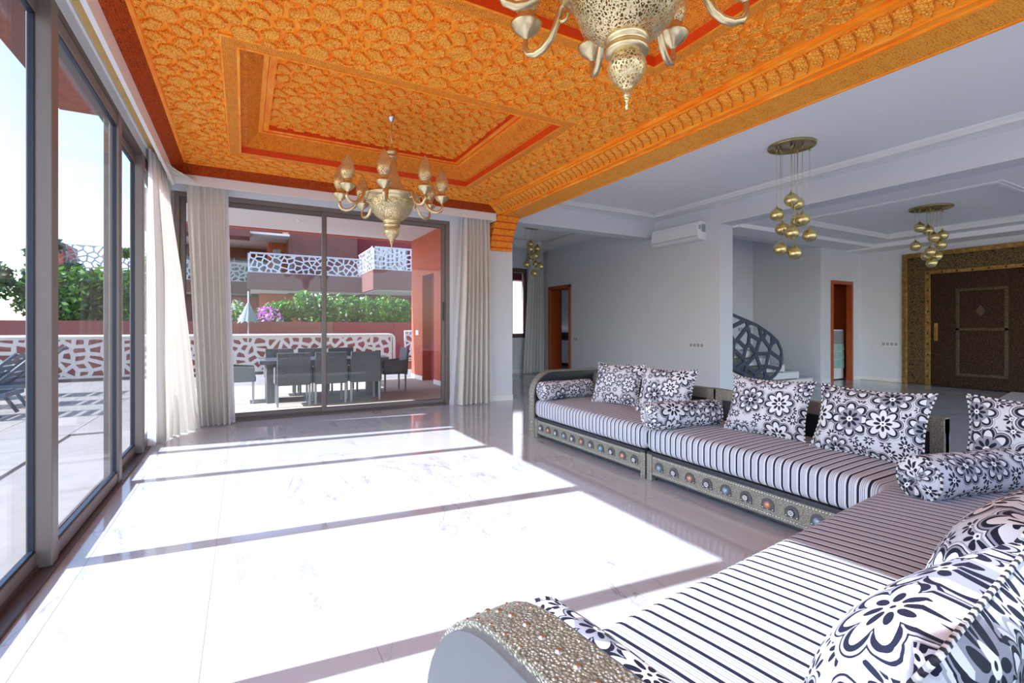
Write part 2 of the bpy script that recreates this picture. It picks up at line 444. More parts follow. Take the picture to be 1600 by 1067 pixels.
def tag(o, label, cat, group=None, kind=None):
    o['label'] = label; o['category'] = cat
    if group: o['group'] = group
    if kind: o['kind'] = kind
    return o
def empty(name, loc=(0, 0, 0), rz=0):
    o = bpy.data.objects.new(name, None); COL.objects.link(o); o.location = loc; o.rotation_euler = (0, 0, rz)
    o.empty_display_size = 0.1; return o
def thing(name, label, cat, loc=(0, 0, 0), rz=0, group=None, kind=None): return tag(empty(name, loc, rz), label, cat, group, kind)
def struct(name, mb, mat, label, cat): return tag(mb.build(name, mat), label, cat, None, 'structure')
def copy_tree(o, parent=None):
    c = o.copy(); COL.objects.link(c); c.parent = parent
    for ch in list(o.children): copy_tree(ch, c)
    return c

# polygon tools
def clip_half(poly, p, n):
    out = []
    for i in range(len(poly)):
        a, b = poly[i], poly[(i+1) % len(poly)]
        da = (a[0]-p[0])*n[0]+(a[1]-p[1])*n[1]; db = (b[0]-p[0])*n[0]+(b[1]-p[1])*n[1]
        if da <= 0: out.append(a)
        if (da < 0 < db) or (db < 0 < da):
            t = da/(da-db); out.append((a[0]+(b[0]-a[0])*t, a[1]+(b[1]-a[1])*t))
    return out
def dedupe(poly, eps=1e-4):
    out = []
    for p in poly:
        if not out or (abs(p[0]-out[-1][0])+abs(p[1]-out[-1][1])) > eps: out.append(p)
    if len(out) > 1 and (abs(out[0][0]-out[-1][0])+abs(out[0][1]-out[-1][1])) <= eps: out.pop()
    return out
def area(poly): return 0.5*sum(poly[i][0]*poly[(i+1) % len(poly)][1]-poly[(i+1) % len(poly)][0]*poly[i][1] for i in range(len(poly)))
def inset(poly, d):
    q = list(poly)
    n = len(poly)
    for i in range(n):
        a, b = poly[i], poly[(i+1) % n]
        ex, ey = b[0]-a[0], b[1]-a[1]; L = sqrt(ex*ex+ey*ey)
        if L < 1e-6: continue
        nx, ny = ey/L, -ex/L
        q = clip_half(q, (a[0]-nx*d, a[1]-ny*d), (nx, ny))
        if len(q) < 3: return []
    return dedupe(q)
def clip_convex(poly, outline):
    q = list(poly); n = len(outline)
    for i in range(n):
        a, b = outline[i], outline[(i+1) % n]
        ex, ey = b[0]-a[0], b[1]-a[1]; L = sqrt(ex*ex+ey*ey)
        if L < 1e-6: continue
        q = clip_half(q, a, (ey/L, -ex/L))
        if len(q) < 3: return []
    return dedupe(q)
def vor_cells(seeds, bounds, near):
    cells = []
    for i, s in enumerate(seeds):
        poly = [(s[0]-near, s[1]-near), (s[0]+near, s[1]-near), (s[0]+near, s[1]+near), (s[0]-near, s[1]+near)]
        for j, t in enumerate(seeds):
            if i == j or abs(t[0]-s[0]) > 2*near or abs(t[1]-s[1]) > 2*near: continue
            poly = clip_half(poly, ((s[0]+t[0])/2, (s[1]+t[1])/2), (t[0]-s[0], t[1]-s[1]))
            if len(poly) < 3: break
        cells.append(dedupe(poly) if len(poly) >= 3 else [])
    return cells
def lattice(mb, outline, seed, cell, bar, y0, y1, M=None, axis='y'):
    """solid panel in the x-z plane with irregular rounded-polygon openings"""
    rnd = random.Random(seed)
    xs = [p[0] for p in outline]; zs = [p[1] for p in outline]
    seeds = []; k = 0
    nx = max(2, int((max(xs)-min(xs))/cell)); nz = max(2, int((max(zs)-min(zs))/(cell*0.62)))
    for i in range(-1, nx+1):
        for j in range(-1, nz+1):
            seeds.append((min(xs)+(i+0.5+rnd.uniform(-.42, .42))*(max(xs)-min(xs))/nx, min(zs)+(j+0.5+rnd.uniform(-.42, .42))*(max(zs)-min(zs))/nz))
    for c in vor_cells(seeds, None, cell*2.5):
        if len(c) < 3: continue
        c = clip_convex(c, outline)
        if len(c) < 3 or abs(area(c)) < 1e-4: continue
        q = inset(c, bar/2)
        if len(q) < 3 or area(q) < cell*cell*0.02:
            mb.prism(c, y0, y1, axis, M); continue
        # ring: every outer vertex to its nearest inner vertex by angle
        cx = sum(p[0] for p in q)/len(q); cz = sum(p[1] for p in q)/len(q)
        ang = lambda p: atan2(p[1]-cz, p[0]-cx)
        allang = sorted(set([ang(p) for p in c]+[ang(p) for p in q]))
        def hit(poly, a):
            dx, dz = cos(a), sin(a); best = None
            for i in range(len(poly)):
                p, r = poly[i], poly[(i+1) % len(poly)]
                ex, ez = r[0]-p[0], r[1]-p[1]; den = dx*ez-dz*ex
                if abs(den) < 1e-12: continue
                t = ((p[0]-cx)*ez-(p[1]-cz)*ex)/den; u = ((p[0]-cx)*dz-(p[1]-cz)*dx)/den
                if t > 0 and -1e-6 <= u <= 1+1e-6 and (best is None or t < best): best = t
            return (cx+dx*best, cz+dz*best) if best else None
        O = [hit(c, a) for a in allang]; I = [hit(q, a) for a in allang]
        if any(p is None for p in O+I): continue
        n = len(O)
        def P(p, h): return (p[0], h, p[1]) if axis == 'y' else (h, p[0], p[1])
        v = [P(p, y0) for p in O]+[P(p, y0) for p in I]+[P(p, y1) for p in O]+[P(p, y1) for p in I]
        f = []
        for i in range(n):
            j = (i+1) % n
            f += [(i, j, n+j, n+i), (2*n+i, 3*n+i, 3*n+j, 2*n+j), (n+i, n+j, 3*n+j, 3*n+i), (i, 2*n+i, 2*n+j, j)]
        mb.add(v, f, M=M)
    return mb
def rect(x0, x1, z0, z1): return [(x0, z0), (x1, z0), (x1, z1), (x0, z1)]

# ================================================================== SETTING
# ---- floor: grout bed + marble tiles 0.6 x 1.2
fl = struct('floor', MB().box(-0.97, 13.2, -3.0, 12.0, -0.25, -0.0015), 'grout', 'polished white veined marble tile floor running through the whole room', 'floor')
_tc = {}
def tile_mesh(w, l):
    k = (round(w, 3), round(l, 3))
    if k not in _tc:
        m = MB().box(-w/2, w/2, -l/2, l/2, -0.012, 0.0).mesh('tile'); m.materials.append(MAT['marble']); _tc[k] = m
    return _tc[k]
def add_tile(x0, x1, y0, y1):
    g = 0.0012; w = x1-x0-2*g; l = y1-y0-2*g
    o = bpy.data.objects.new('tile', tile_mesh(w, l)); COL.objects.link(o); o.parent = fl
    o.location = ((x0+x1)/2, (y0+y1)/2, 0)
xs = [-0.86]+[-0.74+0.6*k for k in range(24)]
for i in range(len(xs)-1):
    for k in range(-1, 10):
        y0 = 0.26+1.2*k; y1 = y0+1.2
        x0, x1 = xs[i], xs[i+1]
        if x1 < 4.2 and y0 > 7.5: continue
        if x0 > 7.9 and y0 > 7.5: continue
        if x0 > 4 and y1 < 0.3: continue
        add_tile(x0, x1, y0, min(y1, 7.5 if x1 < 4.2 else 11.8))
nearslab = MB().box(-0.86, 13.2, -3.0, -0.94, -0.012, 0.0).build('near_floor_slab', 'marble', fl)

# ---- walls
wl = MB()
wl.box(-1.03, -0.88, -3.0, 7.75, 3.0, 3.9)             # header over the left glazing
wl.box(-1.03, -0.80, 7.28, 7.75, 0, 3.0)
struct('wall_left', wl, 'wall', 'pale grey plaster head above the sliding glass doors on the left', 'wall')
wf = MB()
wf.box(-0.88, 4.12, 7.47, 7.78, 3.0, 3.75).box(2.95, 4.12, 7.47, 7.78, 0, 3.0)
struct('wall_far', wf, 'wall', 'pale grey end wall and pier around the far terrace doors', 'wall')
cb = MB().box(4.12, 7.5, 7.47, 7.80, 3.12, 3.75)
struct('trim_1', cb, 'wall', 'pale grey cross beam between the living room and the dining alcove', 'beam')
wa = MB()
# wall with AC unit, with brown door opening at Y 10.4-11.5
wa.box(7.5, 7.85, 5.87, 10.42, 0, 3.75).box(7.5, 7.85, 11.46, 12.1, 0, 3.75).box(7.5, 7.85, 10.42, 11.46, 2.40, 3.75)
wa.box(7.5, 7.85, -3.0, 5.87, 3.13, 3.75)
struct('wall_right', wa, 'wall', 'pale grey partition wall carrying the air conditioner, with its beam over the hall opening', 'wall')
wb_ = MB()
wb_.box(4.0, 6.30, 11.8, 12.1, 0, 3.75).box(6.98, 7.5, 11.8, 12.1, 0, 3.75).box(6.30, 6.98, 11.8, 12.1, 2.92, 3.75).box(6.30, 6.98, 11.8, 12.1, 0, 0.98)
wb_.box(4.06, 4.12, 7.78, 12.1, 0, 3.75)
struct('wall_back', wb_, 'wall', 'grey back wall of the dining alcove with a narrow window', 'wall')
wh = MB()
wh.box(11.49, 11.90, 6.32, 6.40, 0, 3.75).box(12.80, 13.4, 6.32, 6.40, 0, 3.75).box(11.90, 12.80, 6.32, 6.40, 2.36, 3.75).box(11.49, 11.60, 6.40, 6.55, 0, 3.75).box(11.49, 11.60, 6.55, 8.0, 0, 3.75)
wh.box(7.85, 11.49, 6.32, 6.55, 3.09, 3.75)
struct('wall_hall', wh, 'wall', 'grey hall wall with the narrow red wooden door', 'wall')
ws = MB().box(7.85, 11.6, 8.0, 8.2, 0, 3.75)
ws.prism([(7.85, 2.86), (9.35, 3.20), (9.35, 3.75), (7.85, 3.75)], 6.56, 8.0, 'y')
struct('wall_stair', ws, 'wall', 'shaded blue-grey stairwell wall and sloping underside of the upper flight', 'wall')
we = MB().box(13.2, 13.5, -3.0, 6.6, 0, 3.75)
struct('wall_entrance', we, 'wall', 'grey entrance wall around the big embossed door', 'wall')
rf = MB().box(-1.03, 13.5, -3.2, 12.1, 3.75, 4.2)
struct('trim_2', rf, 'ceil', 'plain roof slab closing the room from above', 'roof')
ov = MB().box(-1.95, -1.03, -3.0, 7.8, 3.90, 4.35)
struct('trim_3', ov, 'shaded_brown_render', 'dark red roof overhang above the left glazing, seen through the glass', 'overhang')
bs = MB()
bs.box(13.185, 13.2, 5.45, 6.32, 0, 0.09).box(12.82, 13.19, 6.305, 6.32, 0, 0.09).box(11.49, 11.88, 6.305, 6.32, 0, 0.09)
struct('baseboard_hall', bs, 'trim', 'low white skirting along the hall walls', 'baseboard')
bs2 = MB().box(7.488, 7.5, 5.87, 10.38, 0, 0.09).box(4.12, 6.9, 11.788, 11.8, 0, 0.09).box(2.97, 4.12, 7.458, 7.47, 0, 0.09).box(4.12, 4.132, 7.47, 7.78, 0, 0.09)
struct('baseboard_right', bs2, 'trim', 'low white skirting along the partition wall and alcove', 'baseboard')

# ---- white ceilings with stepped trays
def tray(mb, tr, x0, x1, y0, y1, zlow, zhigh, w):
    """perimeter soffit at zlow, raised centre at zhigh, white moulding on the inner edge"""
    mb.box(x0, x1, y0, y1, zhigh, zhigh+0.1)
    mb.box(x0, x0+w[0], y0, y1, zlow, zhigh+0.05).box(x1-w[1], x1, y0, y1, zlow, zhigh+0.05)
    mb.box(x0+w[0], x1-w[1], y0, y0+w[2], zlow, zhigh+0.05).box(x0+w[0], x1-w[1], y1-w[3], y1, zlow, zhigh+0.05)
    a0, a1, b0, b1 = x0+w[0], x1-w[1], y0+w[2], y1-w[3]
    for (p0, p1, q0, q1) in ((a0, a0+.05, b0, b1), (a1-.05, a1, b0, b1), (a0+.05, a1-.05, b0, b0+.05), (a0+.05, a1-.05, b1-.05, b1)):
        tr.box(p0, p1, q0, q1, zlow-0.012, zhigh-0.05)
    for (p0, p1, q0, q1) in ((a0-.06, a0-.03, b0-.06, b1+.06), (a1+.03, a1+.06, b0-.06, b1+.06), (a0-.03, a1+.03, b0-.06, b0-.03), (a0-.03, a1+.03, b1+.03, b1+.06)):
        tr.box(p0, p1, q0, q1, zlow-0.010, zlow+0.002)
for nm, a, lab in (('ceiling', (4.19, 7.5, -3.0, 7.47, 3.46, 3.55, (.25, .28, .3, .30)), 'white tray ceiling right of the carved cedar beam'),
                   ('ceiling', (4.12, 7.5, 7.8, 11.8, 3.42, 3.52, (.9, .6, .8, .9)), 'white tray ceiling of the dining alcove'),
                   ('ceiling', (7.85, 13.2, -3.0, 6.32, 3.16, 3.27, (.75, 1.1, 5.5, 1.05)), 'grey tray ceiling of the entrance hall')):
    mb, tr = MB(), MB(); tray(mb, tr, *a)
    c = struct(nm, mb, 'ceil', lab, 'ceiling'); tr.build('moulding', 'trim', c)
hs = MB().box(12.55, 13.2, -3.0, 6.32, 3.06, 3.25).box(7.85, 12.55, 5.75, 6.32, 3.09, 3.25)
struct('trim_4', hs, 'ceil', 'lower ceiling soffit along the hall walls', 'soffit')
# small downlights
def downlight(loc, lab):
    t = thing('downlight', lab, 'downlight', loc, group='recessed ceiling spots')
    MB().lathe([(0.045, 0), (0.045, -0.006), (0.032, -0.008), (0.030, 0.0)], 16).build('trim_ring', 'plastic_white', t)
    MB().lathe([(0.030, -0.003), (0.0, -0.001)], 12).build('lens', 'stud', t)
downlight((7.30, 4.02, 3.46), 'small round recessed spot in the white ceiling border behind the nearest globe pendant')
downlight((8.22, 4.9, 3.16), 'small round recessed spot in the hall ceiling border left of the dark globe pendant')

# ---- left curtain box + far curtain box
pl = MB().box(-0.765, -0.735, -3.0, 7.18, 3.00, 3.15)
p1 = struct('trim_5', pl, 'trim', 'long white curtain pelmet board along the glass wall on the left', 'pelmet')
MB().box(-0.88, -0.865, -3.0, 7.3, 3.11, 3.14).box(-0.81, -0.795, -3.0, 7.3, 3.11, 3.14).build('curtain_rail', 'trim', p1)
MB().box(-0.88, -0.735, -3.0, 7.3, 3.14, 3.17).build('plywood_strip', 'plywood', p1)
pf = MB().box(-0.765, 3.64, 7.15, 7.18, 3.02, 3.14).box(3.61, 3.64, 7.18, 7.47, 3.02, 3.14)
p2 = struct('trim_6', pf, 'trim', 'white curtain pelmet board above the far terrace doors', 'pelmet')
MB().box(-0.88, 3.61, 7.18, 7.47, 3.13, 3.16).build('soffit_board', 'trim', p2)
struct('trim_7', MB().box(-0.9, 4.2, -3.0, 7.5, 3.66, 3.7), 'ceil', 'plain slab above the carved ceiling', 'ceiling')

# ================================================================== LEFT GLAZING  (plane X about -0.92)
def glazing_left():
    w = thing('window_1', 'floor to ceiling sliding glass doors in taupe aluminium along the left side', 'window', kind='structure')
    MB().box(-1.02, -0.86, -3.0, 7.28, -0.01, 0.02).box(-1.00, -0.985, -3.0, 7.28, 0.02, 0.045).box(-0.935, -0.925, -3.0, 7.28, 0.02, 0.04).build('floor_track', 'alu_dark', w)
    MB().box(-1.02, -0.88, -3.0, 7.28, 2.955, 3.0).build('head_track', 'alu_dark', w)
    ys = [-3.0, -1.25, 0.45, 2.03, 3.42, 4.98, 6.02, 7.26]
    for i in range(len(ys)-1):
        a, b = ys[i], ys[i+1]
        front = i % 2 == 0
        xc = -0.905 if front else -0.955
        t = 0.022
        A, B = a-0.03, b+0.03
        f = MB()
        f.box(xc-t, xc+t, A, B, 0.025, 0.105).box(xc-t, xc+t, A, B, 2.88, 2.955)
        f.box(xc-t, xc+t, A, A+0.075, 0.105, 2.88).box(xc-t, xc+t, B-0.075, B, 0.105, 2.88)
        s = f.build('sash', 'alu', w, bevel=0.004)
        g = MB()
        for (y0, y1, z0, z1) in ((A+.075, A+.085, .105, 2.88), (B-.085, B-.075, .105, 2.88), (A+.075, B-.075, .105, .117), (A+.075, B-.075, 2.868, 2.88)):
            g.box(xc-0.012, xc+0.012, y0, y1, z0, z1)
        g.build('gasket', 'gasket', s)
        MB().box(xc-0.004, xc+0.004, A+.08, B-.08, 0.11, 2.875).build('pane', 'glass', w)
        if i == 3:
            h = MB().box(xc+t, xc+t+0.012, A+0.02, A+0.045, 1.34, 1.62)
            h.build('sash_handle', 'gasket', w, bevel=0.003)
    # interlocking posts at 3.42, 4.98, 6.02
    for y in (0.45, 2.03, 3.42, 4.98, 6.02):
        MB().box(-0.94, -0.872, y-0.05, y+0.05, 0.02, 2.99).build('post', 'alu', w, bevel=0.006)
    return w
glazing_left()

# ================================================================== FAR TERRACE DOORS (plane Y about 7.55)
def glazing_far():
    w = thing('window_2', 'two-panel sliding terrace doors in taupe aluminium on the far wall', 'window', kind='structure')
    fr = MB()
    fr.box(-0.78, 2.95, 7.47, 7.60, 2.94, 3.0).box(-0.78, -0.72, 7.47, 7.60, 0.0, 2.94).box(2.885, 2.95, 7.47, 7.60, 0, 2.94)
    fr.build('frame', 'alu', w, bevel=0.005)
    MB().box(-0.72, 2.885, 7.47, 7.60, 0.0, 0.03).box(-0.72, 2.885, 7.50, 7.515, 0.03, 0.05).build('floor_track', 'alu_dark', w)
    for (a, b, yc) in ((-0.72, 1.06, 7.56), (0.99, 2.885, 7.52)):
        f = MB(); t = 0.018
        f.box(a, b, yc-t, yc+t, 0.03, 0.10).box(a, b, yc-t, yc+t, 2.885, 2.94).box(a, a+0.06, yc-t, yc+t, .10, 2.885).box(b-0.06, b, yc-t, yc+t, .10, 2.885)
        s = f.build('sash', 'alu', w, bevel=0.004)
        g = MB()
        for (x0, x1, z0, z1) in ((a+.06, a+.066, .10, 2.885), (b-.066, b-.06, .10, 2.885), (a+.06, b-.06, .10, .107), (a+.06, b-.06, 2.878, 2.885)): g.box(x0, x1, yc-.01, yc+.01, z0, z1)
        g.build('gasket', 'gasket', s)
        MB().box(a+.06, b-.06, yc-0.004, yc+0.004, 0.10, 2.885).build('pane', 'glass', w)
    MB().box(2.835, 2.86, 7.485, 7.502, 1.38, 1.68).build('sash_handle', 'gasket', w, bevel=0.003)
glazing_far()

# alcove window on the back wall
w = thing('window_3', 'narrow dark-framed window on the alcove back wall beside the shaded curtain', 'window', kind='structure')
MB().box(6.30, 6.98, 11.80, 11.90, 2.80, 2.92).box(6.30, 6.98, 11.80, 11.90, 0.98, 1.10).box(6.30, 6.36, 11.80, 11.90, 1.10, 2.80).box(6.92, 6.98, 11.80, 11.90, 1.10, 2.80).build('frame', 'alu_dark', w, bevel=0.004)
MB().box(6.36, 6.92, 11.85, 11.858, 1.10, 2.80).build('pane', 'glass', w)

# ================================================================== INTERIOR DOORS
def frame_door_y(name, lab, x, y0, y1, h, d=0.36):  # opening in an X=const wall
    w = thing(name, lab, 'door', kind='structure')
    f = MB().box(x-0.02, x+d, y0, y0+0.05, 0, h).box(x-0.02, x+d, y1-0.05, y1, 0, h).box(x-0.02, x+d, y0+.05, y1-.05, h-0.05, h)
    f.box(x-0.035, x, y0-0.05, y0+0.03, 0, h+0.05).box(x-0.035, x, y1-0.03, y1+0.05, 0, h+0.05).box(x-0.035, x, y0-.05, y1+.05, h-0.03, h+0.05)
    f.build('door_frame', 'door_wood', w, bevel=0.006)
    return w
d1 = frame_door_y('door_1', 'red-brown wooden door standing open into the kitchen beside the shaded curtain', 7.5, 10.47, 11.41, 2.35)
d1leaf = MB().box(7.88, 7.92, 11.45, 12.35, 0.01, 2.29).build('door_leaf', 'door_wood', d1, bevel=0.005)
MB().tube([(7.92, 12.25, 1.0), (7.97, 12.25, 1.0), (7.97, 12.15, 1.0)], 0.01, 8).build('door_handle', 'chrome', d1leaf)
# kitchen beyond
kt = MB().box(9.9, 10.0, 8.2, 16.5, 0, 2.8).box(7.85, 10.0, 8.2, 8.3, 0, 2.8).box(7.85, 10, 8.2, 16.5, 2.8, 2.9).box(7.5, 10.0, 16.4, 16.5, 0, 2.9).box(7.5, 7.6, 12.1, 16.4, 0, 2.9)
struct('trim_10', MB().box(7.46, 7.5, 12.1, 16.4, 0, 2.9), 'trim', 'sunlit white outer wall glimpsed through the alcove window', 'wall')
struct('wall_kitchen', kt, 'wall', 'blue-grey kitchen walls seen through the open brown door', 'wall')
struct('floor_kitchen', MB().box(7.86, 9.9, 8.3, 16.4, -0.2, -0.001), 'marble', 'shaded kitchen floor behind the open brown door', 'floor')
kc = thing('kitchen_counter', 'low white kitchen unit with black worktop seen through the brown door', 'kitchen unit', (9.55, 13.6, 0))
MB().box(-0.3, 0.3, -1.6, 1.6, 0.1, 0.86).build('body', 'plastic_white', kc, bevel=0.01)
MB().box(-0.33, 0.3, -1.62, 1.62, 0.86, 0.92).build('worktop', 'black_wood', kc, bevel=0.005)
MB().box(-0.26, 0.28, -1.58, 1.58, 0.0, 0.1).build('plinth', 'black_wood', kc)
MB().box(-0.33, 0.3, -1.62, 1.62, 1.02, 1.10).box(0.26, 0.3, -1.62, 1.62, 0.92, 1.02).build('splash_shelf', 'black_wood', kc)

# red door on hall wall (opening X 11.9-12.8)
d2 = thing('door_2', 'narrow red wooden door frame left of the embossed door, opening on a red panelled closet', 'door', kind='structure')
f = MB().box(11.90, 11.96, 6.28, 6.41, 0, 2.36).box(12.74, 12.80, 6.28, 6.41, 0, 2.36).box(11.96, 12.74, 6.28, 6.41, 2.28, 2.36)
f.build('door_frame', 'door_wood', d2, bevel=0.006)
lf = MB().box(12.60, 13.18, 7.04, 7.08, 0.01, 2.27).build('door_leaf', 'door_wood', d2)
m = MB()
for (a, b) in (((12.65, .5), (13.13, 1.0)), ((13.13, 1.0), (12.65, 1.5)), ((12.65, 1.5), (13.13, 2.0)), ((12.65, 1.0), (13.13, .5)), ((13.13, 1.5), (12.65, 1.0))):
    m.tube([(a[0], 7.035, a[1]), (b[0], 7.035, b[1])], 0.018, 5)
m.build('carved_moulding', 'door_wood', lf)
cl = MB().box(11.75, 13.5, 8.3, 8.4, 0, 2.6).box(13.2, 13.3, 6.41, 8.3, 0, 2.6).box(11.61, 11.7, 6.41, 8.3, 0, 2.6).box(11.61, 13.3, 6.41, 8.4, 2.5, 2.6)
struct('wall_closet', cl, 'door_wood', 'red-brown timber lining of the closet behind the red door', 'wall')
struct('floor_closet', MB().box(11.6, 13.2, 6.32, 8.3, -0.2, -0.001), 'marble', 'floor inside the closet behind the red door', 'floor')
fz = thing('glass_cabinet', 'small pale cabinet with mint green glass panels inside the red doorway', 'cabinet', (12.56, 6.50, 0))
MB().box(-0.27, 0.30, 0.03, 0.45, 0.02, 1.22).build('body', 'plastic_white', fz, bevel=0.01)
MB().box(-0.24, 0.27, 0.01, 0.03, 0.86, 1.18).build('display_panel', 'plastic_grey', fz)
gm = plain('mint_glass', (0.38, 0.62, 0.56), 0.15, 0, 8, 0.2); MAT['mint'] = gm
for (a, b, c, d) in ((-.24, .00, .70, .84), (.02, .27, .70, .84), (-.24, -.12, .50, .68), (-.10, .13, .50, .68), (.15, .27, .50, .68), (-.24, .00, .28, .48), (.02, .27, .28, .48)):
    MB().box(a, b, 0.0, 0.03, c, d).build('glass_panel', 'mint', fz, bevel=0.003)

# big embossed entrance door, X = 13.2, Y 5.43 -> 0.6
BD = thing('door_3', 'huge embossed brass and dark bronze entrance door at the right', 'door', kind='structure')
def slab(name, y0, y1, z0, z1, xo, mat, par, bev=0.006, t=0.04): return MB().box(13.2-xo-t, 13.2-xo, y0, y1, z0, z1).build(name, mat, par, bevel=bev)
YL, YR, ZT = 5.43, 0.9, 2.92
slab('surround_panel', YR, YL, 0, ZT, 0.0, 'brass_embossed', BD, t=0.05)
for (a, b, c, d) in ((YL-0.10, YL, 0, ZT), (YR, YR+.1, 0, ZT)): slab('brass_border', a, b, c, d, 0.05, 'brass_strip', BD)
slab('brass_border', YR+.1, YL-.1, ZT-0.10, ZT, 0.05, 'brass_strip', BD)
slab('inner_border', 4.90, 5.00, 0, 2.50, 0.05, 'brass_strip', BD); slab('inner_border', 1.40, 4.90, 2.42, 2.50, 0.05, 'brass_strip', BD)
sm = MB()
for k in range(12):
    z = 0.2+k*0.235
    sm.dome((13.108, YL-0.20, z), 0.018, 0.012, 'x', sgn=-1).dome((13.108, 4.95, z if z < 2.45 else 2.45), 0.018, 0.012, 'x', sgn=-1)
for k in range(14): sm.dome((13.108, 4.7-0.25*k, 2.46), 0.018, 0.012, 'x', sgn=-1).dome((13.108, 5.1-0.3*k, 2.80), 0.018, 0.012, 'x', sgn=-1)
sm.build('rivets', 'bronze_dark', BD, kind='stuff')
for (y1, y0, hnd) in ((4.86, 3.02, True), (3.0, 1.42, False)):
    lf = MB().box(13.04, 13.15, y0, y1, 0.015, 2.41).build('door_leaf', 'bronze_dark', BD, bevel=0.008)
    yc0, yc1 = y0+0.62, y1-0.42
    mm = MB()
    for (a, b, c, d) in ((yc0, yc1, 2.02, 2.08), (yc0, yc1, 1.20, 1.26), (yc0, yc1, 0.26, 0.32), (yc0, yc0+.06, .32, 2.02), (yc1-.06, yc1, .32, 2.02)): mm.box(13.02, 13.04, a, b, c, d)
    mm.build('panel_moulding', 'bronze_light', lf, bevel=0.006)
    if hnd:
        MB().box(13.00, 13.04, 4.74, 4.80, 0.98, 1.36).build('lock_plate', 'brass_strip', lf, bevel=0.004)
        ymid = (yc0+yc1)/2
        MB().prism([(ymid-.08, 1.60), (ymid, 1.47), (ymid+.08, 1.60), (ymid, 1.73)], 12.995, 13.04, 'x').build('knocker', 'bronze_light', lf, bevel=0.004)

# thin pale beige slab laid over the hall floor at far right
tag(MB().prism([(9.9, 3.05), (11.0, 3.27), (13.15, 3.62), (13.15, 1.2), (9.9, 1.2)], 0.001, 0.02, 'z').build('beige_slab', 'beige_slab'), 'plain beige flat area at the far right in front of the embossed door', 'beige_slab')

# ================================================================== CARVED CEDAR CEILING
CX0, CX1, CY0, CY1, ZF = -0.62, 3.44, -1.3, 7.02, 3.25
TR = [(-0.15, 2.84, 3.82, 6.40), (-0.15, 2.84, 0.25, 2.83)]
cc = MB()
for (a, b, c, d) in ((CX0, TR[0][0], CY0, CY1), (TR[0][1], CX1, CY0, CY1), (TR[0][0], TR[0][1], CY0, TR[1][2]), (TR[0][0], TR[0][1], TR[1][3], TR[0][2]), (TR[0][0], TR[0][1], TR[0][3], CY1)):
    cc.box(a, b, c, d, ZF, ZF+0.03)
CEIL = struct('ceiling', cc, 'cedar', 'hand-carved orange cedar ceiling with star-and-octagon pieces and two recessed trays', 'ceiling')
# cornice on left and far side
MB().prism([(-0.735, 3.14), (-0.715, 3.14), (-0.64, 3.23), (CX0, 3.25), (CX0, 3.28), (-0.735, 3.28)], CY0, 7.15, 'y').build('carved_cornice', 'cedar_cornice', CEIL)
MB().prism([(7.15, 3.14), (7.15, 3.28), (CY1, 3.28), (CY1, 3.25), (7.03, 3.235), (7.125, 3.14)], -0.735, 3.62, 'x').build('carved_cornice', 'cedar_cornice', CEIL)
MB().box(CX0-0.01, CX0+0.02, CY0, CY1, ZF-0.010, ZF).box(CX0, CX1, CY1-0.02, CY1+0.01, ZF-0.010, ZF).build('edge_strip', 'cedar', CEIL)
# trays
def ring(rc, o0, z0, o1, z1, name, mat, par=CEIL):
    x0, x1, y0, y1 = rc; t = 0.02
    def loop(o, z): return [(x0+o, y0+o, z), (x1-o, y0+o, z), (x1-o, y1-o, z), (x0+o, y1-o, z)]
    A, B = loop(o0, z0), loop(o1, z1)
    v = A+B+[(p[0], p[1], p[2]+t) for p in A+B]; f = []
    for i in range(4):
        j = (i+1) % 4
        f += [(i, 4+i, 4+j, j), (8+i, 8+j, 12+j, 12+i), (i, j, 8+j, 8+i), (4+i, 12+i, 12+j, 4+j)]
    return MB().add(v, f).build(name, mat, par)
for rc in TR:
    ring(rc, 0, ZF-0.012, 0.015, ZF-0.016, 'edge_moulding', 'cedar')
    ring(rc, 0.015, ZF-0.016, 0.105, ZF-0.016, 'carved_frieze', 'cedar_frieze')
    ring(rc, 0.105, ZF-0.02, 0.125, ZF-0.02, 'edge_moulding', 'cedar')
    ring(rc, 0.125, ZF-0.02, 0.127, ZF+0.05, 'riser', 'cedar_red')
    ring(rc, 0.127, ZF+0.05, 0.175, ZF+0.05, 'carved_frieze', 'cedar_frieze')
    ring(rc, 0.175, ZF+0.05, 0.29, ZF+0.185, 'carved_cove', 'cedar_frieze')
    ring(rc, 0.29, ZF+0.183, 0.33, ZF+0.183, 'edge_moulding', 'cedar')
    ring(rc, 0.33, ZF+0.187, 0.335, ZF+0.20, 'edge_moulding', 'cedar_red')
    ring(rc, 0.335, ZF+0.197, 0.39, ZF+0.197, 'edge_moulding', 'cedar')
    ring(rc, 0.39, ZF+0.197, 0.392, ZF+0.262, 'riser', 'cedar_red')
    MB().box(rc[0]+0.39, rc[1]-0.39, rc[2]+0.39, rc[3]-0.39, ZF+0.25, ZF+0.28).build('tray_panel', 'cedar', CEIL)
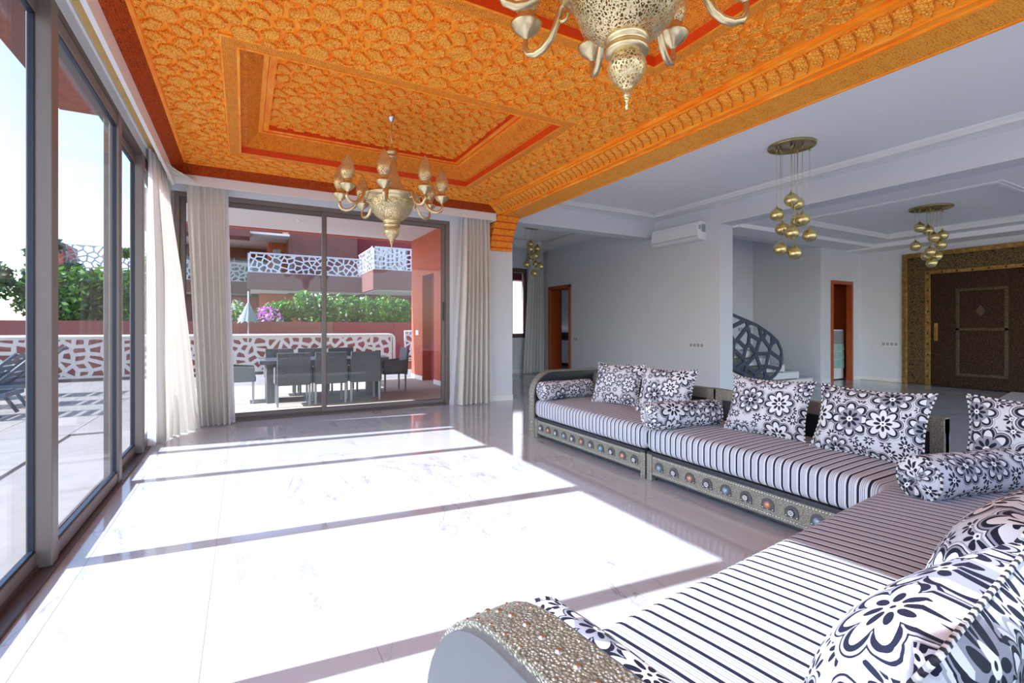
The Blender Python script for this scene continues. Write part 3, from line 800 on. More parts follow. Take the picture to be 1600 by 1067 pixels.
# star and octagon pieces
PX, PY = 0.455, 0.485
def star(cx, cy, R, r, n, rot): return [(cx+(R if k % 2 == 0 else r)*cos(rot+pi*k/n), cy+(R if k % 2 == 0 else r)*sin(rot+pi*k/n)*PY/PX) for k in range(2*n)]
_seeds = []; _kind = []
for i in range(-1, 2):
    for j in range(-1, 2):
        ox, oy = i*PX, j*PX
        _seeds.append((ox, oy)); _kind.append('oct' if i == j == 0 else None)
        for k in range(8):
            a = radians(22.5+45*k); _seeds.append((ox+.192*cos(a), oy+.192*sin(a))); _kind.append('hex' if i == j == 0 else None)
        _seeds.append((ox+PX/2, oy+PX/2)); _kind.append('s8' if i == j == 0 else None)
        _seeds.append((ox+PX/2, oy)); _kind.append('s4' if i == j == 0 else None)
        _seeds.append((ox, oy+PX/2)); _kind.append('s4' if i == j == 0 else None)
_cells = vor_cells(_seeds, None, 0.2)
MOTIF = []
for s, k, c in zip(_seeds, _kind, _cells):
    if k in ('oct', 'hex'):
        q = inset(c, 0.0155)
        if len(q) >= 3: MOTIF.append(([(x, y*PY/PX) for x, y in q], True))
    elif k == 's8': MOTIF.append((star(s[0], s[1]*PY/PX, 0.062, 0.040, 8, 0), False))
    elif k == 's4': MOTIF.append((star(s[0], s[1]*PY/PX, 0.050, 0.018, 4, 0), False))
def piece(mb, poly, z, h=0.022, ins=0.006):
    cx = sum(p[0] for p in poly)/len(poly); cy = sum(p[1] for p in poly)/len(poly)
    n = len(poly)
    def sh(p, d):
        L = sqrt((p[0]-cx)**2+(p[1]-cy)**2); k = max(0.2, 1-d/max(L, 1e-4)); return (cx+(p[0]-cx)*k, cy+(p[1]-cy)*k)
    A = [(p[0], p[1], z) for p in poly]; B = [(p[0], p[1], z-h*0.6) for p in poly]
    C = [(*sh(p, ins), z-h) for p in poly]; D = [(*sh(p, ins*2.6), z-h*0.8) for p in poly]
    v = A+B+C+D; f = [tuple(reversed(range(3*n, 4*n)))]
    for r in range(3):
        for i in range(n):
            j = (i+1) % n; f.append((r*n+i, (r+1)*n+i, (r+1)*n+j, r*n+j))
    mb.add(v, f)
pieces = []
def scatter(rect_, z, holes=()):
    x0, x1, y0, y1 = rect_
    for i in range(-4, 12):
        for j in range(-14, 12):
            ox, oy = -0.45+0.0+PX*i, 3.26+PY*j
            for poly, cvx in MOTIF:
                q = [(x+ox, y+oy) for x, y in poly]
                cx = sum(p[0] for p in q)/len(q); cy = sum(p[1] for p in q)/len(q)
                lo = (min(p[0] for p in q), min(p[1] for p in q)); hi = (max(p[0] for p in q), max(p[1] for p in q))
                if hi[0] < x0 or lo[0] > x1 or hi[1] < y0 or lo[1] > y1: continue
                inside = lo[0] > x0 and hi[0] < x1 and lo[1] > y0 and hi[1] < y1
                bad = False
                for h in holes:
                    if hi[0] > h[0] and lo[0] < h[1] and hi[1] > h[2] and lo[1] < h[3]:
                        if not cvx: bad = True; break
                        opts = [((h[0], 0), (1, 0), h[0]-cx), ((h[1], 0), (-1, 0), cx-h[1]), ((0, h[2]), (0, 1), h[2]-cy), ((0, h[3]), (0, -1), cy-h[3])]
                        p, n, d = max(opts, key=lambda o: o[2])
                        q = clip_half(q, p, n)
                        if len(q) < 3: bad = True; break
                if bad: continue
                if not inside:
                    if not cvx: continue
                    q = clip_convex(q, [(x0, y0), (x1, y0), (x1, y1), (x0, y1)])
                q = dedupe(q)
                if len(q) < 3 or area(q) < 0.0006: continue
                pieces.append((q, z))
scatter((CX0+0.03, CX1-0.01, CY0, CY1-0.04), ZF, TR)
for rc in TR: scatter((rc[0]+0.40, rc[1]-0.40, rc[2]+0.40, rc[3]-0.40), ZF+0.25)
_yaw = math.atan(419/761)
def visible_size(q, z):
    cx = sum(p[0] for p in q)/len(q); cy = sum(p[1] for p in q)/len(q)
    dep = cx*sin(_yaw)+cy*cos(_yaw); r = cx*cos(_yaw)-cy*sin(_yaw)
    if dep < 0.3: return 0
    px = 800+761*r/dep; py = 512-761*(z-1.26)/dep
    if not (-10 < px < 1610 and -15 < py): return 0
    return area(q)/dep**3
pieces.sort(key=lambda t: -visible_size(*t))
for q, z in pieces[:290]:
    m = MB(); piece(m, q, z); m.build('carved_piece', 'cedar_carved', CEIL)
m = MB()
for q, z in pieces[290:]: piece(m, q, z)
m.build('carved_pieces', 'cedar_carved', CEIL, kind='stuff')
# beam along the open side
BM = MB().prism([(CX1, 3.30), (CX1, 3.245), (3.50, 3.215), (3.645, 3.135), (3.665, 3.13), (4.165, 3.13), (4.19, 3.15), (4.19, 3.62), (3.55, 3.62)], CY0-0.4, 7.47, 'y')
beam = struct('trim_8', BM, 'cedar', 'carved orange cedar beam separating the carved ceiling from the white ceiling', 'beam')
MB().box(3.76, 4.10, CY0, 7.40, 3.118, 3.13).build('carved_band', 'cedar_carved', beam)
MB().box(3.735, 3.76, CY0, 7.40, 3.112, 3.13).box(4.10, 4.125, CY0, 7.40, 3.112, 3.13).box(3.655, 3.675, CY0, 7.40, 3.120, 3.14).box(3.45, 3.475, CY0, 7.02, 3.222, 3.245).build('edge_moulding', 'cedar', beam)
# leaf frieze: overlapping pointed leaves on the sloping face
lm = MB()
LN = 0.105; sl = Vector((0.155, 0, -0.087)); sl_n = Vector((-0.087, 0, -0.155)).normalized()
def leaf_piece():
    m = MB(); prof = [(-0.045, 0.0), (0.045, 0.0), (0.050, 0.05), (0.036, 0.10), (0.0, 0.15), (-0.036, 0.10), (-0.050, 0.05)]
    o = Vector((0, 0, 0)); u = sl.normalized()
    v = []; 
    for h, k in ((0.0, 1.0), (0.016, 0.93), (0.022, 0.55)):
        for a, b in prof: v.append(tuple(o+Vector((0, a*k, 0))+u*(0.075+(b-0.075)*k)*1.08+sl_n*h))
    n = len(prof); f = []
    for r in range(2):
        for i in range(n):
            j = (i+1) % n; f.append((r*n+i, r*n+j, (r+1)*n+j, (r+1)*n+i))
    f.append(tuple(range(2*n, 3*n)))
    return m.add(v, f)
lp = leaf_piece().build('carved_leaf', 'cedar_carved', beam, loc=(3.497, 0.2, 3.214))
for k in range(1, 65): inst(lp, beam, (3.497, 0.2+LN*k, 3.214))
# corbel
CB = thing('cedar_corbel', 'stepped orange cedar corbel under the far end of the carved beam', 'corbel', (3.87, 7.47, 2.58))
steps = [(0.045, 0.06), (0.075, 0.11), (0.10, 0.09), (0.17, 0.10), (0.235, 0.10), (0.33, 0.09)]
z = 0
for i, (dp, h) in enumerate(steps):
    d0 = steps[i-1][0] if i else 0.03
    MB().prism([(0.0, z), (-d0-0.012, z), (-dp, z+h*0.7), (-dp-0.012, z+h), (0.0, z+h)], -0.20, 0.21, 'x').build('corbel_step', 'cedar', CB, bevel=0.004)
    MB().box(-0.20, 0.21, -dp-0.02, 0.0, z+h-0.018, z+h-0.002).build('step_lip', 'cedar_red', CB)
    z += h

# ================================================================== OUTSIDE
g = struct('floor_terrace', MB().box(-40, -1.02, -20, 30, -0.3, -0.03).box(-1.02, 30, 7.60, 60, -0.3, -0.03).box(-1.02, 14.0, -20, -3.0, -0.3, -0.03), 'pave', 'beige stone paving of the terrace around the house', 'terrace floor')
pm = MB().box(-0.396, 0.396, -0.396, 0.396, -0.02, 0).mesh('paving_tile'); pm.materials.append(MAT['pave'])
cnt = 0
for i in range(14):
    for j in range(10):
        x, y = -6.22+0.8*i, 8.02+0.8*j
        if x > 4.3: continue
        if x < -1.4-0.0 and x/y > -0.05: pass
        o = bpy.data.objects.new('paving_tile', pm); COL.objects.link(o); o.parent = g; o.location = (x, y, -0.01); cnt += 1
for i in range(7):
    for j in range(7):
        x, y = -6.22+0.8*i, 8.02-0.8*(j+1)
        if x > -1.42: continue
        o = bpy.data.objects.new('paving_tile', pm); COL.objects.link(o); o.parent = g; o.location = (x, y, -0.01); cnt += 1
struct('trim_9', MB().box(-1.42, -1.02, -3.0, 7.6, -0.03, -0.012).box(-1.42, 4.5, 7.60, 7.62, -0.03, -0.012), 'pave', 'narrow stone threshold outside the glass doors', 'threshold')
# canopy over the dining terrace
cp = struct('ceiling_terrace', MB().box(-1.2, 4.2, 7.78, 12.1, 3.46, 3.56), 'soffit', 'white soffit over the dining terrace', 'soffit')
MB().box(-1.25, 4.2, 12.1, 12.25, 3.44, 3.95).box(-1.3, -1.2, 7.8, 12.25, 3.44, 3.95).build('fascia', 'lit_orange_render', cp)
MB().box(-1.2, 4.2, 7.78, 12.1, 3.56, 3.9).build('slab', 'shaded_brown_render', cp)
for (x, y) in ((0.1, 9.6), (1.9, 9.9), (1.0, 10.9)):
    MB().lathe([(0.05, 3.46), (0.05, 3.45), (0.0, 3.448)], 12, Matrix.Translation((x, y, 0))).build('soffit_spot', 'plastic_white', cp)
swl = MB().box(3.75, 4.05, 7.78, 10.46, 0, 3.46).box(3.75, 4.05, 11.26, 12.12, 0, 3.46).box(3.75, 4.05, 10.46, 11.26, 2.5, 3.46)
sw_ = struct('wall_terrace', swl, 'lit_orange_render', 'bounce-lit orange-red rendered side wall of the terrace with a tall dark recess', 'wall')
MB().box(3.95, 4.05, 10.46, 11.26, 0, 2.5).build('recess_back', 'red_dk', sw_)
MB().box(3.738, 3.75, 7.78, 10.46, 0, 0.10).box(3.738, 3.75, 11.26, 12.12, 0, 0.10).build('skirting', 'beige_slab', sw_)
MB().box(3.738, 3.75, 11.55, 11.75, 1.08, 1.2).build('wall_switch', 'plastic_white', sw_)
# railings
rl = thing('terrace_railing', 'cream panel railing with irregular cut-outs across the terrace behind the dining table', 'railing', (0, 15.0, 0))
RX = [-9.5, -7.2, -4.9, -2.6, -0.3, 2.0, 4.02]
for i in range(len(RX)-1):
    m = MB(); lattice(m, rect(RX[i], RX[i+1], 0.06, 1.02), 11+i, 0.27, 0.085, 0.0, 0.035); m.build('cutout_panel', 'lattice_cream', rl)
MB().tube([(-9.5, 0.017, 1.05), (3.9, 0.017, 1.05), (4.02, 0.017, 1.03), (4.08, 0.017, 0.97), (4.09, 0.017, 0.85), (4.09, 0.017, 0.0)], 0.04, 8).build('rail_frame', 'lattice_cream', rl)
MB().box(-9.5, 4.05, -0.01, 0.045, -0.02, 0.06).build('foot_rail', 'alu_dark', rl)
sp = thing('side_railing', 'small white lattice panel right of the cream railing', 'railing', (4.30, 14.6, 0))
m = MB(); lattice(m, rect(0.02, 0.9, 0.32, 1.13), 31, 0.2, 0.045, 0, 0.03); m.build('cutout_panel', 'lattice', sp)
MB().tube([(0, .015, .25), (0, .015, 1.16), (0.92, .015, 1.16), (0.92, .015, .28)], 0.022, 8, closed=True).build('rail_frame', 'lattice', sp)
MB().box(-0.1, 3.0, 0.05, 0.25, -0.03, 0.30).build('low_wall', 'lit_orange_render', sp)
pw = thing('garden_planter', 'long crimson raised planter carrying the flowering hedge', 'planter', (0, 17.0, 0))
for a, b in ((-16, -8), (-8, -3.2), (-3.2, -0.1), (-0.1, 2.6), (2.6, 4.6), (4.6, 9)):
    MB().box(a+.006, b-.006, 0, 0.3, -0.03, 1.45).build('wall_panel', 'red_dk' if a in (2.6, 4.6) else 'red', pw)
MB().box(-16, 9, 0.3, 1.1, -0.03, 1.26).build('planter_soil', 'bark', pw)

def bush(name, lab, cat, c, R, n, seed, parts, trunk=True, leaf=0.06, group=None):
    """clump of pointed leaves; parts = [(part name, material, share)]"""
    rnd = random.Random(seed); t = thing(name, lab, cat, c, group=group)
    n = int(n*2.0)
    blobs = [(Vector((rnd.uniform(-.75, .75)*R[0], rnd.uniform(-.4, .4)*R[1], rnd.uniform(0.2, 0.9)*R[2])), rnd.uniform(.26, .46)*min(R[0], R[2])) for _ in range(20)]
    for pn, mat, share, where in parts:
        m = MB()
        for _ in range(int(n*share)):
            b, br = rnd.choice(blobs) if where is None else (Vector(where[:3]), where[3])
            d = Vector((rnd.gauss(0, 1), rnd.gauss(0, 1), rnd.gauss(0, 1))).normalized()*br*rnd.uniform(.55, 1.12)
            p = b+d; 
            if p.z < 0.0: p.z = rnd.uniform(0.0, 0.15)
            u = Vector((rnd.gauss(0, 1), rnd.gauss(0, 1), rnd.gauss(0, 1))).normalized(); w = u.cross(Vector((rnd.gauss(0, 1), rnd.gauss(0, 1), rnd.gauss(0, 1)))).normalized()
            l = leaf*rnd.uniform(.7, 1.4)
            m.add([p-u*l, p+w*l*.45+u*l*.1, p+u*l, p-w*l*.45+u*l*.1], [(0, 1, 2, 3)])
        m.build(pn, mat, t, kind='stuff')
    if trunk:
        m = MB()
        for k in range(5):
            a = rnd.uniform(-.5, .5)*R[0]
            m.tube([(a*.3, 0, -0.15), (a*.7, 0, R[2]*.4), (a, rnd.uniform(-.1, .1), R[2]*.8)], [0.03, 0.02, 0.01], 6)
        m.build('stems', 'bark', t)
    return t
LV = ('foliage', 'leaf', 1.0, None)
bush('bougainvillea', 'white-flowering bougainvillea at the left end of the hedge beside the closed parasol', 'shrub', (-0.45, 17.72, 1.28), (0.8, .4, .7), 1500, 1, [('foliage', 'leaf', .6, None), ('blossom', 'petal_white', .5, None)])
bush('bougainvillea', 'bougainvillea with a magenta flower clump over the planter wall', 'shrub', (0.85, 17.72, 1.28), (0.58, .4, .8), 1700, 2, [('foliage', 'leaf', .75, None), ('blossom', 'petal_pink', .05, (-0.22, -0.32, 0.42, .24)), ('pink_sprays', 'petal_pink', .03, (-0.12, -0.3, 0.30, .36)), ('pale_blossom', 'petal_white', .05, (0.0, -0.3, 0.12, .3))])
bush('bougainvillea', 'bushy green bougainvillea left of the door mullion, tallest of the hedge', 'shrub', (2.0, 17.72, 1.28), (0.75, .4, 1.05), 2600, 3, [LV, ('pale_blossom', 'petal_white', .08, None)])
bush('bougainvillea', 'bright green bougainvillea just right of the door mullion', 'shrub', (3.35, 17.72, 1.28), (0.72, .4, .98), 2500, 4, [LV, ('pale_blossom', 'petal_white', .06, None)])
bush('bougainvillea', 'green bougainvillea at the right end of the hedge beside the orange wall', 'shrub', (4.75, 17.72, 1.28), (0.75, .4, .95), 2300, 5, [LV])
bush('garden_hedge', 'dense green hedge over the wall seen through the second glass pane', 'hedge', (-4.1, 17.72, 1.28), (1.15, .4, 1.45), 3200, 6, [('foliage', 'leaf', .6, None), ('dark_foliage', 'leaf_dark', .5, None)], leaf=.08)  # dark green leaves mixed at random among the lighter ones
bush('garden_hedge', 'dark green hedge over the wall seen through the first glass pane', 'hedge', (-6.6, 17.72, 1.28), (1.3, .4, 1.6), 3400, 7, [('foliage', 'leaf', .4, None), ('dark_foliage', 'leaf_dark', .7, None)], leaf=.09)
bush('garden_hedge', 'far left dark hedge at the edge of the first glass pane', 'hedge', (-9.4, 17.72, 1.28), (1.4, .4, 1.7), 3000, 8, [('dark_foliage', 'leaf_dark', 1, None)], leaf=.09)
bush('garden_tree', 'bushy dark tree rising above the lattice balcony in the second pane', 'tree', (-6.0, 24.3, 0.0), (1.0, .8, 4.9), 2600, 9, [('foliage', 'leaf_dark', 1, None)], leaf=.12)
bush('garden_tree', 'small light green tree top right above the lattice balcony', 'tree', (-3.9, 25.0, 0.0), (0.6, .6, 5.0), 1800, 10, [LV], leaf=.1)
def palm(c, h, lab, seed):
    rnd = random.Random(seed); t = thing('palm_tree', lab, 'palm tree', c)
    MB().tube([(0, 0, -0.1), (0.05, 0, h*.5), (0, 0, h)], [0.22, 0.16, 0.14], 10).build('trunk', 'bark', t)
    for k in range(15):
        a = 2*pi*k/15+rnd.uniform(-.15, .15); L = rnd.uniform(1.5, 2.1); el = rnd.uniform(.1, 1.0); m = MB()
        pts = []
        for i in range(9):
            s_ = i/8; r = L*s_*cos(el*(1-s_*.5)); z_ = h+L*s_*sin(el)-1.3*s_*s_
            pts.append(Vector((r*cos(a), r*sin(a), z_)))
        m.tube(pts, [0.02]*8+[0.006], 4)
        side = Vector((-sin(a), cos(a), 0))
        for i in range(1, 9):
            for q in (0, .5):
                p = pts[i-1].lerp(pts[i], q)
                for sgn in (-1, 1):
                    l = .38*(1-.5*abs(i/8-.45))
                    tip = p+side*sgn*l+Vector((cos(a)*l*.5, sin(a)*l*.5, -l*.35)); w_ = Vector((cos(a), sin(a), 0))*.03
                    m.add([p-w_, p+w_, tip], [(0, 1, 2)])
        m.build('frond', 'leaf_dark', t)
palm((-8.8, 21.5, 0), 3.6, 'palm tree with drooping fronds at the far left beyond the hedge', 3)

# closed parasol
pu = thing('closed_parasol', 'closed grey garden parasol standing among the shrubs beyond the railing', 'parasol', (0.12, 16.6, 0))
MB().tube([(0, 0, 0), (0, 0, 2.35)], 0.022, 8).build('pole', 'plastic_grey', pu)
m = MB(); prof = [(0.03, 2.0), (0.05, 1.95), (0.10, 1.80), (0.20, 1.55), (0.24, 1.45)]
vs = []; fs = []
for i, (r, z_) in enumerate(prof):
    for k in range(24): vs.append(((r*(1+(.22 if k % 3 == 0 else -.12)))*cos(2*pi*k/24), (r*(1+(.22 if k % 3 == 0 else -.12)))*sin(2*pi*k/24), z_-(0.07 if (k % 3 == 0 and i == 4) else 0)))
for i in range(4):
    for k in range(24): fs.append((i*24+k, (i+1)*24+k, (i+1)*24+(k+1) % 24, i*24+(k+1) % 24))
m.add(vs, fs, smooth=True).build('folded_canopy', 'umbrella', pu)
MB().lathe([(0.0, 0.0), (0.25, 0.0), (0.25, 0.06), (0.03, 0.09), (0.03, 0.3)], 16).build('base', 'plastic_grey', pu)

# neighbouring house
NB = thing('neighbour_house', 'terracotta red neighbouring villa with lattice balconies beyond the garden wall', 'house', (0, 20, 0))
def hb(nm, mat, *b): return MB().box(*b).build(nm, mat, NB)
hb('wall', 'shaded_brown_render', 1.55, 4.2, 1.2, 5.5, 2.6, 6.5)
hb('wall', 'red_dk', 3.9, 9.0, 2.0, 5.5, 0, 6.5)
hb('wall', 'shaded_brown_render', -3.0, 1.55, 4.6, 5.5, 0, 3.4)
hb('wall', 'shaded_brown_render', -3.0, 1.55, 4.6, 5.5, 4.35, 6.5)
hb('wall', 'lit_orange_render', 0.9, 1.56, 2.4, 4.7, 3.3, 4.9)
hb('wall', 'lit_orange_render', 0.55, 4.2, 1.9, 2.3, 0, 2.66)
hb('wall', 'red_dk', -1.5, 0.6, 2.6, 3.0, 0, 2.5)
hb('roof_canopy', 'soffit', -3.0, 1.55, 0.6, 4.6, 4.78, 4.86)
hb('roof_fascia', 'shaded_brown_render', -3.0, 0.2, 0.4, 1.4, 4.62, 6.0)
wn = hb('window', 'window_dark', -2.6, 1.3, 4.5, 4.6, 3.4, 4.3)
for x in (-1.6, -0.4, 0.7): MB().box(x, x+.06, 4.44, 4.5, 3.4, 4.3).build('window_bar', 'plastic_grey', wn)
hb('window', 'window_dark', 1.05, 1.35, 2.33, 2.4, 3.3, 4.5)
wn = hb('window', 'window_dark', 4.95, 6.6, 1.94, 2.0, 3.4, 4.9)
m = MB()
for k in range(8): m.tube([(5.0+.2*k, 1.93, 3.42), (5.0+.2*k, 1.93, 4.88)], 0.075, 6)
m.build('curtain', 'curtain', wn)
hb('window', 'window_dark', 2.6, 3.6, 1.84, 1.9, 0.9, 2.3)
def balcony(x0, x1, y0, y1, z0, z1, zt, seed, mat):
    b = hb('balcony', mat, x0, x1, y0, y1, z0, z1)
    MB().box(x0+.1, x1, y0+.1, y1, z0-.02, z0).build('balcony_soffit', 'soffit', b)
    m = MB(); lattice(m, rect(x0+.03, x1, z1, zt), seed, 0.24, 0.05, y0+.02, y0+.05); m.build('lattice_panel', 'lattice', b)
    m = MB(); lattice(m, rect(y0+.05, y1, z1, zt), seed+1, 0.24, 0.05, x0+.02, x0+.05, axis='x'); m.build('lattice_panel', 'lattice', b)
    MB().box(x0, x1, y0, y0+.06, zt, zt+.04).box(x0, x0+.06, y0, y1, zt, zt+.04).build('handrail', 'lattice', b)
balcony(0.12, 4.2, 0.0, 2.4, 2.66, 3.28, 3.97, 51, 'shaded_brown_render')
balcony(4.13, 8.0, -2.0, 0.6, 2.66, 3.40, 4.20, 61, 'shaded_brown_render')
balcony(-3.0, 0.3, 3.4, 4.6, 2.7, 3.2, 3.95, 71, 'shaded_brown_render')
# second house far left
N2 = thing('distant_house', 'pale orange pavilion and roof terrace lattice above the hedge at the left', 'house', (-6.5, 26, 0))
MB().box(-0.9, 0.1, 0, 2.0, 0, 4.7).build('wall', 'lit_orange_render', N2)
MB().box(0.1, 4.0, 0.3, 2.0, 0, 3.6).build('wall', 'shaded_brown_render', N2)
m = MB(); lattice(m, rect(0.1, 4.0, 3.6, 4.7), 81, 0.3, 0.06, 0.3, 0.34); m.build('lattice_panel', 'lattice', N2)
# end wall hiding what lies beyond the alcove window
struct('wall_neighbour', MB().box(6.30, 6.72, 12.15, 12.5, 0, 3.6).box(6.30, 7.4, 12.12, 12.5, 2.62, 3.6), 'red_dk', 'terracotta wall outside the alcove window', 'wall')

# ---- dining set
tb = thing('dining_table', 'dark rattan dining table with glass top and slab legs on the terrace', 'table', (1.27, 9.36, 0))
MB().box(-1.05, 1.05, -0.5, 0.5, 0.655, 0.72).build('apron', 'rattan', tb, bevel=0.006)
MB().box(-1.06, 1.06, -0.51, 0.51, 0.722, 0.73).build('glass_top', 'glass', tb)
for x in (-0.94, 0.82): MB().box(x, x+0.13, -0.32, 0.40, 0, 0.655).build('slab_leg', 'rattan', tb, bevel=0.006)
def chair_proto():
    t = empty('rattan_chair')
    MB().box(-0.23, 0.23, -0.22, 0.24, 0.36, 0.44).build('seat', 'rattan', t, bevel=0.01)
    b = MB(); b.prism([(-0.24, 0.34), (-0.19, 0.34), (-0.23, 0.86), (-0.275, 0.86)], -0.245, 0.245, 'x'); b.build('backrest', 'rattan', t, bevel=0.008)
    for s in (-1, 1):
        a = MB().prism([(-0.22, 0.36), (0.22, 0.36), (0.22, 0.60), (-0.22, 0.64)], s*0.255-0.02, s*0.255+0.02, 'x'); a.build('armrest', 'rattan', t, bevel=0.008)
        for y in (-0.2, 0.2):
            l = MB().box(s*0.235-0.016, s*0.235+0.016, y-0.016, y+0.016, 0.02, 0.36).build('leg', 'plastic_grey', t)
            MB().lathe([(0.0, 0.0), (0.014, 0.0), (0.014, 0.02), (0.0, 0.02)], 8, Matrix.Translation((s*0.235, y, 0))).build('foot', 'chrome', l)
    return t
cp0 = chair_proto()
spots = [(0.70, 8.70, 0, 'grey rattan armchair on the near side of the terrace table, left of three'),
         (1.26, 8.70, 0, 'grey rattan armchair on the near side of the terrace table, middle of three'),
         (1.82, 8.70, 0, 'grey rattan armchair on the near side of the terrace table, right of three'),
         (0.60, 10.07, pi, 'dark rattan armchair on the far side of the terrace table, left of three'),
         (1.16, 10.07, pi, 'dark rattan armchair on the far side of the terrace table, middle of three'),
         (1.72, 10.07, pi, 'dark rattan armchair on the far side of the terrace table, right of three'),
         (-0.06, 9.45, -pi/2, 'rattan armchair standing at the left head of the terrace table'),
         (2.58, 9.62, pi/2, 'rattan armchair standing at the right head of the terrace table')]
for i, (x, y, r, lab) in enumerate(spots):
    c = cp0 if i == 0 else copy_tree(cp0)
    c.location = (x, y, 0); c.rotation_euler = (0, 0, r); tag(c, lab, 'chair', 'rattan chairs around the terrace table')
# ---- loungers
def lounger():
    t = empty('sun_lounger')
    m = MB()
    for s in (-.3, .3): m.box(-0.55, 1.25, s-.02, s+.02, 0.30, 0.36)
    m.box(-0.55, -0.50, -.3, .3, .30, .36).box(1.2, 1.25, -.3, .3, .30, .36)
    m.build('frame', 'lounger', t, bevel=0.01)
    for k in range(12): MB().box(-0.5+0.11*k, -0.42+0.11*k, -.29, .29, .36, .375).build('slat', 'lounger', t)
    b = MB()
    for s in (-.3, .3): b.tube([(0.80, s, .36), (1.35, s, .90)], 0.025, 6)
    for k in range(6): b.box(0, .08, -.3, .3, 0, .015, M=Matrix.Translation((0.82+.09*k, 0, .38+.088*k)) @ Matrix.Rotation(-radians(44), 4, 'Y'))
    b.build('backrest', 'lounger', t)
    for x in (-.35, 1.0):
        for s in (-.3, .3): MB().tube([(x, s, .33), (x+(.18 if x > 0 else -.12), s, 0.02)], 0.025, 6).build('leg', 'lounger', t)
    for s in (-.3, .3): MB().tube([(.35, s, .34), (.6, s, .56), (1.0, s, .56)], 0.022, 6).build('armrest', 'lounger', t)
    return t
l0 = lounger()
for i, (x, y, lab) in enumerate(((-4.35, 12.1, 'grey-blue sun lounger with raised back farthest along the terrace, seen in the second pane'), (-4.1, 9.5, 'grey-blue sun lounger with raised back nearest the house, seen in the first pane'), (-4.2, 10.8, 'grey-blue sun lounger in the middle of the three by the glass wall'))):
    c = l0 if i == 0 else copy_tree(l0)
    c.location = (x, y, 0); c.rotation_euler = (0, 0, 0); tag(c, lab, 'sun lounger', 'sun loungers on the terrace')

# ================================================================== CURTAINS
def interp(poly, s):
    L = [0]
    for i in range(1, len(poly)): L.append(L[-1]+sqrt((poly[i][0]-poly[i-1][0])**2+(poly[i][1]-poly[i-1][1])**2))
    d = s*L[-1]
    for i in range(1, len(poly)):
        if d <= L[i] or i == len(poly)-1:
            t = (d-L[i-1])/max(1e-9, L[i]-L[i-1]); a, b = poly[i-1], poly[i]
            return (a[0]+(b[0]-a[0])*t, a[1]+(b[1]-a[1])*t), ((b[0]-a[0]), (b[1]-a[1]))
def drape(top, bot, zt, zb, folds, amp, seed, s0=0.0, s1=1.0, nz=22, per=9):
    rnd = random.Random(seed); n = folds*per; m = MB(); v = []
    ph = [rnd.uniform(-.5, .5) for _ in range(folds+2)]; am = [rnd.uniform(.55, 1.25) for _ in range(folds+2)]
    for j in range(nz+1):
        u = j/nz; ue = u**1.15
        for i in range(n+1):
            s = s0+(s1-s0)*i/n
            (a, da), (b, db) = interp(top, s), interp(bot, s)
            x = a[0]+(b[0]-a[0])*ue; y = a[1]+(b[1]-a[1])*ue
            dx = da[0]+(db[0]-da[0])*ue; dy = da[1]+(db[1]-da[1])*ue; L = sqrt(dx*dx+dy*dy)
            k = i/per; ki = min(int(k), folds); fr = k-ki
            A = am[ki]*(1-fr)+am[ki+1]*fr; P = ph[ki]*(1-fr)+ph[ki+1]*fr
            w = sin(2*pi*k+P*u*2.2)+0.25*sin(4.1*pi*k+3*P+u*2)
            amp_ = amp*(0.35+0.65*min(1, u*2.5))*A
            if u < 0.05: w += 0.4*sin(6*pi*k)
            v.append((x-dy/L*w*amp_, y+dx/L*w*amp_, zt+(zb-zt)*u+(0.006*sin(5*pi*k) if j == 0 else 0)))
    f = [(j*(n+1)+i, j*(n+1)+i+1, (j+1)*(n+1)+i+1, (j+1)*(n+1)+i) for j in range(nz) for i in range(n)]
    return m.add(v, f, smooth=True)
cu = drape([(-0.84, 6.22), (-0.83, 7.12)], [(-0.84, 6.45), (-0.80, 6.75), (-0.66, 6.9), (-0.50, 7.22)], 3.10, 0.012, 7, 0.075, 1).build('curtain', 'curtain')
tag(cu, 'cream curtain gathered at the end of the glass wall, sweeping into the corner', 'curtain', 'floor length curtains')
drape([(-0.845, 6.15), (-0.845, 6.35)], [(-0.855, 6.28), (-0.83, 6.62)], 3.10, 0.012, 3, 0.03, 2).build('lining', 'lining', cu)
drape([(-0.8, 6.2), (-0.8, 7.1)], [(-0.8, 6.4), (-0.5, 7.2)], 3.12, 3.06, 22, 0.02, 7, nz=3).build('gathered_heading', 'curtain', cu)
cu = drape([(-0.63, 7.31), (-0.21, 7.31)], [(-0.50, 7.31), (-0.15, 7.31)], 3.10, 0.012, 6, 0.065, 3).build('curtain', 'curtain')
tag(cu, 'cream curtain hanging at the left of the far terrace doors', 'curtain', 'floor length curtains')
drape([(-0.23, 7.39), (-0.18, 7.40)], [(-0.2, 7.37), (-0.10, 7.40)], 3.10, 0.012, 1, 0.02, 4).build('lining', 'lining', cu)
drape([(-0.63, 7.30), (-0.21, 7.30)], [(-0.63, 7.30), (-0.21, 7.30)], 3.12, 3.05, 16, 0.03, 8, nz=3).build('gathered_heading', 'curtain', cu)
cu = drape([(3.13, 7.31), (3.60, 7.31)], [(3.02, 7.31), (3.64, 7.31)], 3.10, 0.012, 7, 0.065, 5).build('curtain', 'curtain')
tag(cu, 'cream curtain hanging at the right of the far terrace doors under the corbel', 'curtain', 'floor length curtains')
drape([(3.10, 7.38), (3.2, 7.40)], [(2.90, 7.36), (3.10, 7.40)], 3.10, 0.012, 2, 0.022, 6).build('lining', 'lining', cu)
drape([(3.13, 7.30), (3.61, 7.30)], [(3.13, 7.30), (3.61, 7.30)], 3.12, 3.05, 16, 0.03, 9, nz=3).build('gathered_heading', 'curtain', cu)
